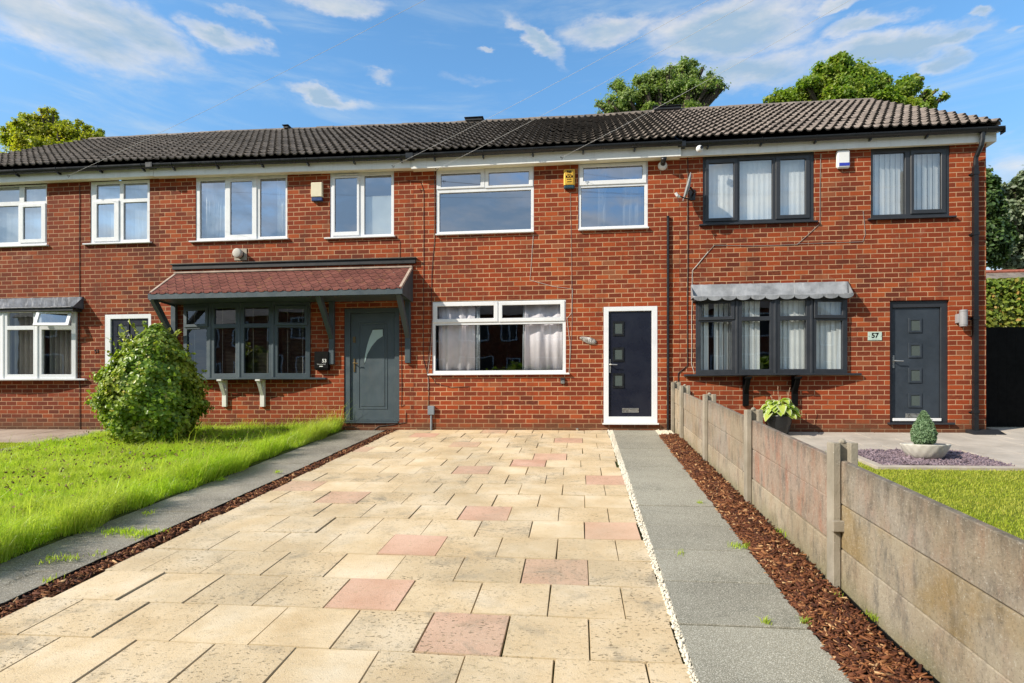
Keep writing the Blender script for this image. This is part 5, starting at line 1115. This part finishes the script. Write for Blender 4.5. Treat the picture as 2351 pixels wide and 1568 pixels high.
MB().box(XF - .014, XF + .06, -6.69 - .085, -6.69 - .054, gz(-6.69) + .40, gz(-6.69) + .47).build('packing_block', 'render_post', fence, .004)
mb = MB()
for y_ in np.linspace(-6.8, -8.2, 9): pass
wf = []
for i in range(13):
    y_ = -6.72 - i * .11; wf.append((XF + .03 - .05 * math.sin(i / 12 * 3.14), y_, gz(y_) + .055 + .03 * math.sin(i / 12 * 3.14)))
mb = MB()
for a, b in zip(wf, wf[1:]): mb.quad((a[0], a[1], a[2] - .06), (b[0], b[1], b[2] - .06), b, a)
o = mb.build('weed_membrane', 'black_paint'); o.modifiers.new('s', 'SOLIDIFY').thickness = .004; tag(o, 'black weed membrane edge sticking up against the fence foot', 'membrane')
# ------------------------------------------------------------------ plants
def rot_about(v): return v
def shrub():
    bx, by = -6.79, -1.85; z0 = gz(by); t = thing('garden_shrub', (bx, by, z0), 'large rounded green shrub with pointed top on the long lawn', 'shrub')
    n = 46000; u = rng.normal(size=(n, 3)); u /= np.linalg.norm(u, axis=1, keepdims=True)
    az_ = np.arctan2(u[:, 1], u[:, 0]); zz_ = u[:, 2]
    prof = lambda z: np.interp(z, [-1, -.78, -.3, .2, .55, .8, 1.], [.34, .56, .76, .64, .44, .26, .06])
    zh = rng.uniform(-1, 1, n); rr_ = prof(zh) * (1 + .07 * np.sin(az_ * 5 + zh * 4) + .06 * np.sin(az_ * 9 - zh * 7) + .05 * np.sin(zh * 17 + az_ * 3)); dep = rng.random(n) ** .45; rad = rr_ * (.55 + .45 * dep + .06 * rng.normal(size=n))
    keep_ = rng.random(n) < np.clip(rr_ + .18, .15, 1); sc_xy = 1.0
    P_ = np.stack([bx + .02 + rad * np.cos(az_) * sc_xy, by + rad * np.sin(az_) * .92, z0 + 1.0 + zh * .97], 1)
    lean_ = np.clip(zh, 0, 1) * .10; P_[:, 0] += lean_; N = np.stack([np.cos(az_) * 1.0, np.sin(az_) * 1.0, .55 + .6 * zh], 1) + rng.normal(0, .38, (n, 3))
    P_, N = P_[keep_], N[keep_]; P_[:, 2] = np.maximum(P_[:, 2], z0 + .06)
    mb = MB()
    for k in range(26):
        a = rnd.uniform(0, 6.28); r_ = rnd.uniform(.1, .5); h_ = rnd.uniform(.7, 1.6); mb.tube([(bx + r_ * .4 * math.cos(a), by + r_ * .4 * math.sin(a), z0), (bx + r_ * math.cos(a), by + r_ * math.sin(a), z0 + h_ * .5), (bx + r_ * 1.15 * math.cos(a + .3), by + r_ * 1.15 * math.sin(a + .3), z0 + h_)], [.016, .011, .004], 5)
    SP, SN = [], []
    for q in range(70):                                # stray shoots breaking the outline
        zq = rnd.uniform(-.7, .98); a = rnd.uniform(0, 6.28); rq = float(prof(zq)) * .95; p0 = Vector((bx + rq * math.cos(a), by + rq * math.sin(a), z0 + 1. + zq * .97)); d_ = Vector((math.cos(a) * .7, math.sin(a) * .7, .6 + .6 * max(0, zq))).normalized(); L_ = rnd.uniform(.10, .26)
        mb.tube([p0 - d_ * .1, p0 + d_ * L_], [.004, .0015], 4)
        for e in range(9): f_ = p0 + d_ * L_ * (e / 8); SP.append(tuple(f_ + Vector((rnd.gauss(0, .014), rnd.gauss(0, .014), rnd.gauss(0, .012))))); SN.append((rnd.gauss(0, 1) + d_.x, rnd.gauss(0, 1) + d_.y, rnd.gauss(.5, 1)))
    P_ = np.concatenate([P_, np.array(SP)]); N = np.concatenate([N, np.array(SN)]); leaves('foliage', P_, N, .048, 'shrub_leaf', t, 1.35, .35)
    mb.build('stem', 'bark', t)
shrub()
def tree(label, base, top, cr, mat, n, lsize, lobes, seed, trunk_r=.2, group='trees behind the terrace', bare=.0, leader=0):
    """base (x,y,z), crown: lobes of (dx,dy,z,rx,ry,rz)"""
    r6 = np.random.default_rng(seed); rr3 = random.Random(seed); bx, by, bz = base
    t = thing('tree', base, label, 'tree', group); br = MB(); Ps, Ns = [], []
    zlo = min(l[2] - l[5] for l in lobes)
    br.tube([(bx, by, bz - .2), (bx + .05, by, bz + (zlo - bz) * .5), (bx, by, zlo), (bx, by, (zlo + lobes[0][2]) / 2), (bx + lobes[0][0] * .6, by, lobes[0][2] + lobes[0][5] * .4)], [trunk_r, trunk_r * .85, trunk_r * .7, trunk_r * .45, .03], 8)
    sats = []
    for l in lobes:
        for q in range(9):
            u = r6.normal(size=3); u /= np.linalg.norm(u); u[2] = abs(u[2]); k_ = rr3.uniform(.13, .36)
            sats.append((l[0] + u[0] * l[3] * 1.06, l[1] + u[1] * l[4] * .8, l[2] + u[2] * l[5] * .98, l[3] * k_, l[4] * k_, l[5] * k_ * rr3.uniform(.8, 1.5)))
    lobes = [(l[0], l[1], l[2], l[3] * .86, l[4] * .86, l[5] * .84) for l in lobes] + sats
    vol = [(l[3] * l[4] * l[5]) ** .8 for l in lobes]; tot = sum(vol)
    for l, v in zip(lobes, vol):
        c = np.array([bx + l[0], by + l[1], l[2]]); rad = np.array(l[3:6]); nb = max(10, int(300 * v / tot))
        start = Vector((bx, by, min(zlo + .3, l[2] - l[5] * .5)))
        tips = []
        for k in range(nb):
            u = r6.normal(size=3); u /= np.linalg.norm(u); u[2] = abs(u[2]) * .9 - .15 if rr3.random() < .7 else u[2]
            q = c + u * rad * rr3.uniform(.55, 1.22); mid = c + (q - c) * .4 - np.array([0, 0, .1]) * rad[2]
            br.tube([tuple(Vector(start).lerp(Vector(c), .7)), tuple(mid), tuple(q)], [.045, .028, .006], 4, False); tips.append((mid, q))
        m_ = int(n * v / tot)
        ti = r6.integers(0, nb, m_); tt = r6.beta(2.2, 1.0, m_)[:, None]; A = np.array([a for a, b in tips])[ti]; B = np.array([b for a, b in tips])[ti]
        spread = .03 + (.085 + .12 * (1 - tt)) * rad.mean(); P_ = A + (B - A) * tt + r6.normal(size=(m_, 3)) * spread
        Ps.append(P_); Ns.append((P_ - c) / rad + np.array([0, 0, .6]) + r6.normal(0, .7, (m_, 3)))
    br.build('trunk', 'bark', t); leaves('crown', np.concatenate(Ps), np.concatenate(Ns), lsize, mat, t, 1.5, .25)
def at(px, py, Y): return W(px, py, Y)
# middle birch-like tree
X, _, Z = at(1505, 130, 12.5); s_ = 1 / 61.
xa = lambda px, py, Y: W(px, py, Y)[0]; za = lambda px, py, Y: W(px, py, Y)[2]
def lob(px, py, rx, rz, Y, base, ry=None): x, _, z = W(px, py, Y); return (x - base[0], rnd.uniform(-.4, .4), z, rx, ry or rx * .8, rz)
b_ = (xa(1520, 200, 12.5), 12.5, .1); Yt = 12.5
tree('airy green birch rising behind the ridge left of centre-right', b_, 0, 0, 'leaf_birch', 70000, .056, [lob(1560, 225, 1.25, 1.35, Yt, b_), lob(1450, 235, 1.0, .85, Yt, b_), lob(1590, 175, .65, .7, Yt, b_), lob(1515, 185, .55, .6, Yt, b_), lob(1400, 258, .55, .35, Yt, b_), lob(1625, 222, .45, .45, Yt, b_), lob(1500, 320, 1.9, 1.2, Yt, b_)], 21)
b_ = (xa(1960, 200, 12.5), 12.5, .1)
tree('dense bright green maple rising behind the right end of the ridge', b_, 0, 0, 'leaf_maple', 100000, .070, [lob(1945, 215, 1.3, 1.2, Yt, b_), lob(1850, 235, 1.15, .7, Yt, b_), lob(2050, 225, 1.0, .85, Yt, b_), lob(2090, 205, .45, .4, Yt, b_), lob(1935, 170, .55, .45, Yt, b_), lob(1800, 240, .6, .35, Yt, b_), lob(2125, 240, .4, .35, Yt, b_), lob(1960, 300, 2.3, 1.3, Yt, b_)], 22)
b_ = (xa(120, 300, 14), 14, .1); Yt = 14
tree('yellow green tree behind the left end of the roof', b_, 0, 0, 'leaf_yellow', 70000, .066, [lob(90, 310, 1.15, 1.1, Yt, b_), lob(90, 272, .5, .55, Yt, b_), lob(165, 315, 1.05, .75, Yt, b_), lob(215, 330, .55, .35, Yt, b_), lob(50, 330, .7, .6, Yt, b_), lob(120, 380, 2.0, 1.0, Yt, b_)], 23)
b_ = (xa(2240, 500, 7.5), 7.5, .1); Yt = 7.5
tree('dark green tree beside the gable, just right of the wall corner', b_, 0, 0, 'leaf_dark', 30000, .08, [lob(2235, 480, .62, 1.0, Yt, b_), lob(2250, 560, .62, .85, Yt, b_), lob(2262, 410, .28, .3, Yt, b_)], 24, .12)
b_ = (xa(2380, 500, 26), 26, 0); Yt = 26
tree('tall grey green tree beyond the hedge at the right edge', b_, 0, 0, 'leaf_silver', 60000, .16, [lob(2340, 500, 1.6, 2.0, Yt, b_), lob(2400, 460, 2.2, 2.2, Yt, b_), lob(2300, 560, 1.2, 1.6, Yt, b_), lob(2420, 580, 2.4, 2.2, Yt, b_), lob(2330, 600, 1.4, 1.2, Yt, b_)], 25, .3)
# hedge behind the gate
hy0, hy1 = 13., 14.6; hx0, hx1 = 13.6, 22.; hzt = W(2300, 642, hy0)[2]
t = thing('hedge', (17, 13.8, 0), 'tall clipped green hedge with brown flecks behind the black gate', 'hedge')
struct(MB().box(hx0 + .12, hx1, hy0 + .2, hy1, 0, hzt - .12).build('hedge_core', 'leaf_dark', t)); 
n = 34000; P_ = np.stack([rng.uniform(hx0, hx1 - 2, n), np.full(n, hy0) + rng.exponential(.10, n) + .10 * rng.normal(size=n), rng.uniform(.1, hzt, n)], 1); tp = rng.random(n) < .22; P_[tp, 1] = rng.uniform(hy0, hy1, tp.sum()); P_[tp, 2] = hzt + rng.normal(0, .03, tp.sum())
N = np.tile(np.array([0, -1., .5]), (n, 1)) + rng.normal(0, .5, (n, 3)); N[tp] += np.array([0, .8, 1.2]); leaves('foliage', P_, N, .11, 'leaf_hedge', t, 1.4, .3)
# neighbour roof behind the hedge
t = thing('background_house', (16, 20, 0), 'grey tiled roof with a red ridge beyond the hedge', 'house')
zr = W(2320, 622, 21)[2]; MB().box(12, 30, 17.5, 24.5, 0, zr - 2.3).build('wall', 'brick_far', t); MB().prism([(11.6, 17, zr - 2.4), (11.6, 21, zr - .05), (11.6, 25, zr - 2.4)], (19, 0, 0)).build('roof', 'roof_tile_old', t); simple('red_ridge', (.34, .10, .06), .8, .2, 8); MB().tube([(11.6, 21, zr - .04), (30.6, 21, zr - .04)], .11, 8).build('ridge_tiles', 'red_ridge', t)
# gate
gy_ = .65; gX0, gX1 = HX[4] + .02, 8.35; gz0, gz1 = W(2300, 983, gy_)[2], W(2300, 751, gy_)[2]
t = thing('side_gate', (gX0, gy_, gz0), 'tall plain black boarded gate beside the right end house', 'gate')
mb = MB(); x = gX0
while x < gX1: mb.box(x + .0005, min(x + .145, gX1) - .0005, gy_, gy_ + .03, gz0, gz1); x += .145
mb.build('boards', 'black_paint', t, .001); MB().box(gX0, gX1, gy_ + .031, gy_ + .07, gz0 + .2, gz0 + .3).box(gX0, gX1, gy_ + .031, gy_ + .07, gz1 - .3, gz1 - .2).build('rail', 'black_paint', t)
X, _, Z = W(2348, 871, gy_); MB().lathe([(.02, 0), (.042, .01), (.042, .02), (.015, .03), (.02, .05), (.032, .065), (.02, .08), (.001, .083)], 16).build('handle', 'satin_steel', t)
hd = t.children[-1]; hd.data.transform(Matrix.Translation((X, gy_ - .001, Z)) @ Matrix.Rotation(R(90), 4, 'X'))
# hosta in black pot
px_, py_ = 3.33, -.34; z0 = gz(py_) + .03
t = thing('potted_hosta', (px_, py_, z0), 'variegated hosta with dry flower stalks in a black ribbed pot', 'potted plant')
MB().lathe([(.001, 0), (.135, 0), (.15, .02), (.20, .20), (.215, .30), (.222, .33), (.20, .33), (.185, .29), (.001, .285)], 48, (px_, py_, z0), twist=lambda a, z: 1 + .035 * math.sin(a * 12 + z * 14)).build('pot', 'black_plastic', t, 0, True)
mb = MB(); mr_ = MB(); st = MB()
def hleaf(mb, mr, c, d, L, w_, droop, tilt):
    d = Vector(d).normalized(); side = d.cross(Vector((0, 0, 1))).normalized(); nl = 7; rowsv = []
    for i in range(nl):
        s = i / (nl - 1); wv = w_ * math.sin(math.pi * min(.98, s * .93 + .07)) ** .75; p = Vector(c) + d * L * s + Vector((0, 0, tilt * L * s - droop * L * s * s))
        rowsv.append((p, wv))
    for (lo, hi, tgt) in ((-.72, .72, mb), (-1, -.72, mr), (.72, 1, mr)):
        b = len(tgt.v)
        for p, wv in rowsv:
            for e in ((lo, (lo + hi) / 2, hi)): tgt.v.append(tuple(p + side * wv * e + Vector((0, 0, abs(e) * wv * .35))))
        for i in range(nl - 1):
            for j in range(2): a = b + i * 3 + j; tgt.f.append((a, a + 1, a + 4, a + 3))
for k in range(125):
    a = rnd.uniform(0, 6.283); ring = rnd.random(); rr_ = .04 + .17 * ring; L = rnd.uniform(.12, .20); hgt = .35 + .17 * (1 - ring) + rnd.uniform(-.05, .06)
    c = Vector((px_ + rr_ * math.cos(a), py_ + rr_ * math.sin(a) * .8, z0 + hgt)); c.y = min(c.y, -.04); d = (math.cos(a), math.sin(a) * .9 - .15, 0)
    if c.y + d[1] * L > -.02: d = (d[0], -.1, 0)
    hleaf(mb, mr_, c, d, L, L * .42, rnd.uniform(.4, 1.1), rnd.uniform(.1, .7) * (1.2 - ring)); st.tube([(px_ + rr_ * .4 * math.cos(a), py_ + rr_ * .4 * math.sin(a), z0 + .28), tuple(c)], .004, 4)
o = mb.build('leaf_blades', 'leaf_hosta', t, 0, True); o = mr_.build('leaf_margins', 'leaf_hosta_rim', t, 0, True); st.build('leaf_stalk', 'leaf_hosta', t)
simple('dry_stalk', (.42, .30, .20), .9, .2, 30); mb = MB()
for (qx, qy) in ((1786, 886), (1814, 889), (1770, 908), (1790, 910), (1764, 925), (1795, 922)):
    e = Vector(W(qx, qy, py_)); s0 = Vector((px_ + (e.x - px_) * .35, py_, z0 + .3)); mb.tube([s0, s0.lerp(e, .5) + Vector((.012, 0, 0)), e], [.0045, .0035, .003], 5)
    for q in range(7): f_ = s0.lerp(e, .72 + .04 * q); dv = Vector((rnd.uniform(-.014, .014), rnd.uniform(-.01, .01), .012)); mb.tube([f_, f_ + dv], [.007, .002], 5)
mb.build('flower_stalks', 'dry_stalk', t)
# slate bed with stone edging
bx0, bx1, by0, by1 = 3.74, 5.27, -2.92, -1.86
t = thing('slate_bed', ((bx0 + bx1) / 2, by0, gz(by0)), 'square bed of purple slate chippings edged with pale timber', 'planting bed')
mb = MB()
for (xa_, xb_, ya_, yb_) in ((bx0 - .11, bx1 + .02, by0 - .11, by0), (bx0 - .11, bx0, by0, by1), (bx0 - .11, bx1, by1, by1 + .06), (bx1, bx1 + .05, by0, by1)):
    mb.prism([(xa_, ya_, gz(ya_) - .02), (xb_, ya_, gz(ya_) - .02), (xb_, yb_, gz(yb_) - .02), (xa_, yb_, gz(yb_) - .02)], (0, 0, .085))
mb.build('edging', 'bed_edging', t, .004)
mb = MB().prism([(bx0, by0, gz(by0) - .02), (bx1, by0, gz(by0) - .02), (bx1, by1, gz(by1) - .02), (bx0, by1, gz(by1) - .02)], (0, 0, .06)); mb.build('bed_base', 'mulch_soil', t)
o = chips('slate_chips', lambda Y: (bx0 + .01 + 0 * Y, bx1 - .01 + 0 * Y), (by0 + .01, by1 - .01), 5200, .040, 'slate_chip', thick=.3, lift=.045, lump=.012); o['label'] = 'purple grey slate chippings filling the edged bed'
# bowl planter with dwarf conifer
cx_, cy_ = 4.51, -2.40; z0 = gz(cy_) + .05
t = thing('bowl_planter', (cx_, cy_, z0), 'wide white textured bowl planter on the slate bed', 'planter')
MB().lathe([(.001, 0), (.16, 0), (.175, .01), (.20, .035), (.222, .065), (.242, .10), (.257, .135), (.268, .165), (.272, .18), (.279, .19), (.262, .19), (.25, .165), (.001, .16)], 108, (cx_, cy_, z0), twist=lambda a, z: .99 + (.034 * abs(math.sin(a * 9 + z * 22)) + .010 * math.sin(a * 16 - z * 40) if .005 < z < .185 else 0)).build('bowl', 'planter_stone', t, 0, True)
MB().lathe([(.25, .17), (.15, .178), (.001, .185)], 24, (cx_, cy_, z0)).build('compost', 'mulch_soil', t)
t = thing('dwarf_conifer', (cx_, cy_, z0 + .18), 'small blue green cone shaped conifer in the white bowl', 'conifer')
n = 11000; zh = rng.random(n); az_ = rng.uniform(0, 6.283, n); rr_ = np.interp(zh, [0, .12, .35, .7, .9, 1], [.08, .125, .128, .08, .04, .01]) * (1 + .12 * np.sin(az_ * 6 + zh * 9)); rad = rr_ * (.55 + .5 * rng.random(n) ** .5)
P_ = np.stack([cx_ - .015 + rad * np.cos(az_), cy_ + rad * np.sin(az_), z0 + .18 + zh * .43], 1); N = rng.normal(size=(n, 3)); N[:, 2] *= .3; N += np.stack([np.cos(az_), np.sin(az_), 0 * az_], 1) * .6
leaves('foliage', P_, N, .014, 'leaf_conifer', t, 2.6, .2); MB().tube([(cx_, cy_, z0 + .15), (cx_ - .015, cy_, z0 + .5)], [.014, .004], 6).build('stem', 'bark', t)
# ------------------------------------------------------------------ telephone wires and their pole (pole stands just out of frame to the right)
PT_ = Vector((9.7, -8.2, 7.1)); t = thing('telegraph_pole', (PT_.x, PT_.y, gz(-8.2)), 'brown wooden telegraph pole carrying the house wires', 'pole')
MB().tube([(PT_.x, PT_.y, gz(-8.2) - .3), (PT_.x, PT_.y, PT_.z + .4)], [.14, .10], 12).build('pole', 'bark', t)
mb = MB()
for k in range(4): mb.box(PT_.x - .13, PT_.x + .13, PT_.y - .02, PT_.y + .02, PT_.z - .1 - k * .4, PT_.z - .07 - k * .4)
mb.build('steps', 'dark_trim', t)
simple('wire', (.50, .50, .50), .6, .1, 5)
for (px, py, lab) in ((157, 403, 'thin overhead wire from the fascia above the leftmost house'), (903, 381, 'thin overhead wire ending at the left end of the wide white fascia'), (1003, 388, 'thin overhead wire fixed to the fascia left of the yellow alarm box'), (1290, 361, 'thin overhead wire ending at the hook above the yellow alarm box')):
    e = Vector(W(px, py, -.27)); pts_ = []
    for i in range(25): s = i / 24; p = e.lerp(PT_, s); p.z -= .28 * 4 * s * (1 - s); pts_.append(p)
    o = MB().tube(pts_, .0022, 5).build('telephone_wire', 'wire'); tag(o, lab, 'wire', 'overhead telephone wires')
    hk = MB().tube([e + Vector((0, .03, 0)), e], .006, 5).tube([e + Vector((-.03, 0, .01)), e, e + Vector((.03, 0, .01)), e + Vector((0, 0, -.04)), e + Vector((-.03, 0, .01))], .004, 4)
    o2 = hk.build('wire_hook', 'cable_dark', o)
# ------------------------------------------------------------------ the other side of the street, seen in the glass
oy = -27.; og = 1.5
t = thing('opposite_house', (-8, oy, og), 'brick terrace across the street, mirrored in the window glass', 'house')
MB().box(-34, 26, oy - 8, oy, og - .2, og + 4.9).build('wall', 'brick_far', t); MB().prism([(-34.3, oy + .3, og + 4.9), (-34.3, oy - 4, og + 7.3), (-34.3, oy - 8.3, og + 4.9)][::-1], (60.6, 0, 0)).build('roof', 'roof_tile_old', t)
wm, pmn = MB(), MB()
for k in range(12):
    x = -32 + k * 4.9
    for (a, b, c, d) in ((x, x + 1.9, 3.3, 4.6), (x + 2.7, x + 3.7, 3.3, 4.6), (x, x + 2.2, .9, 2.3), (x + 3., x + 3.9, .1, 2.2)):
        wm.plate(a, b, og + c, og + d, [(a + .08, (a + b) / 2 - .04, og + c + .08, og + d - .08), ((a + b) / 2 + .04, b - .08, og + c + .08, og + d - .08)], 0, -.05, Matrix.Translation((0, oy + .06, 0))); pmn.box(a + .05, b - .05, oy + .012, oy + .03, og + c + .05, og + d - .05)
wm.build('window', 'white_upvc', t); pmn.build('pane', 'black_plastic', t)
for k, (x, y, h_) in enumerate(((-17, -20, 5.5), (-3.5, -23, 4.8), (9, -22, 5.2))):
    b_ = (x, y, -1.5); tree(('green', 'rounded green', 'spreading green')[k] + ' street tree across the road at the ' + ('left', 'middle', 'right')[k] + ', mirrored in the glass', b_, 0, 0, 'leaf_maple', 4000, .3, [(0, 0, -1.5 + h_ * .62, 1.7, 1.7, 1.6), (.8, .3, -1.5 + h_ * .5, 1.2, 1.2, 1.1)], 40 + k, .12, 'trees across the street')
# sky is the world shader; done
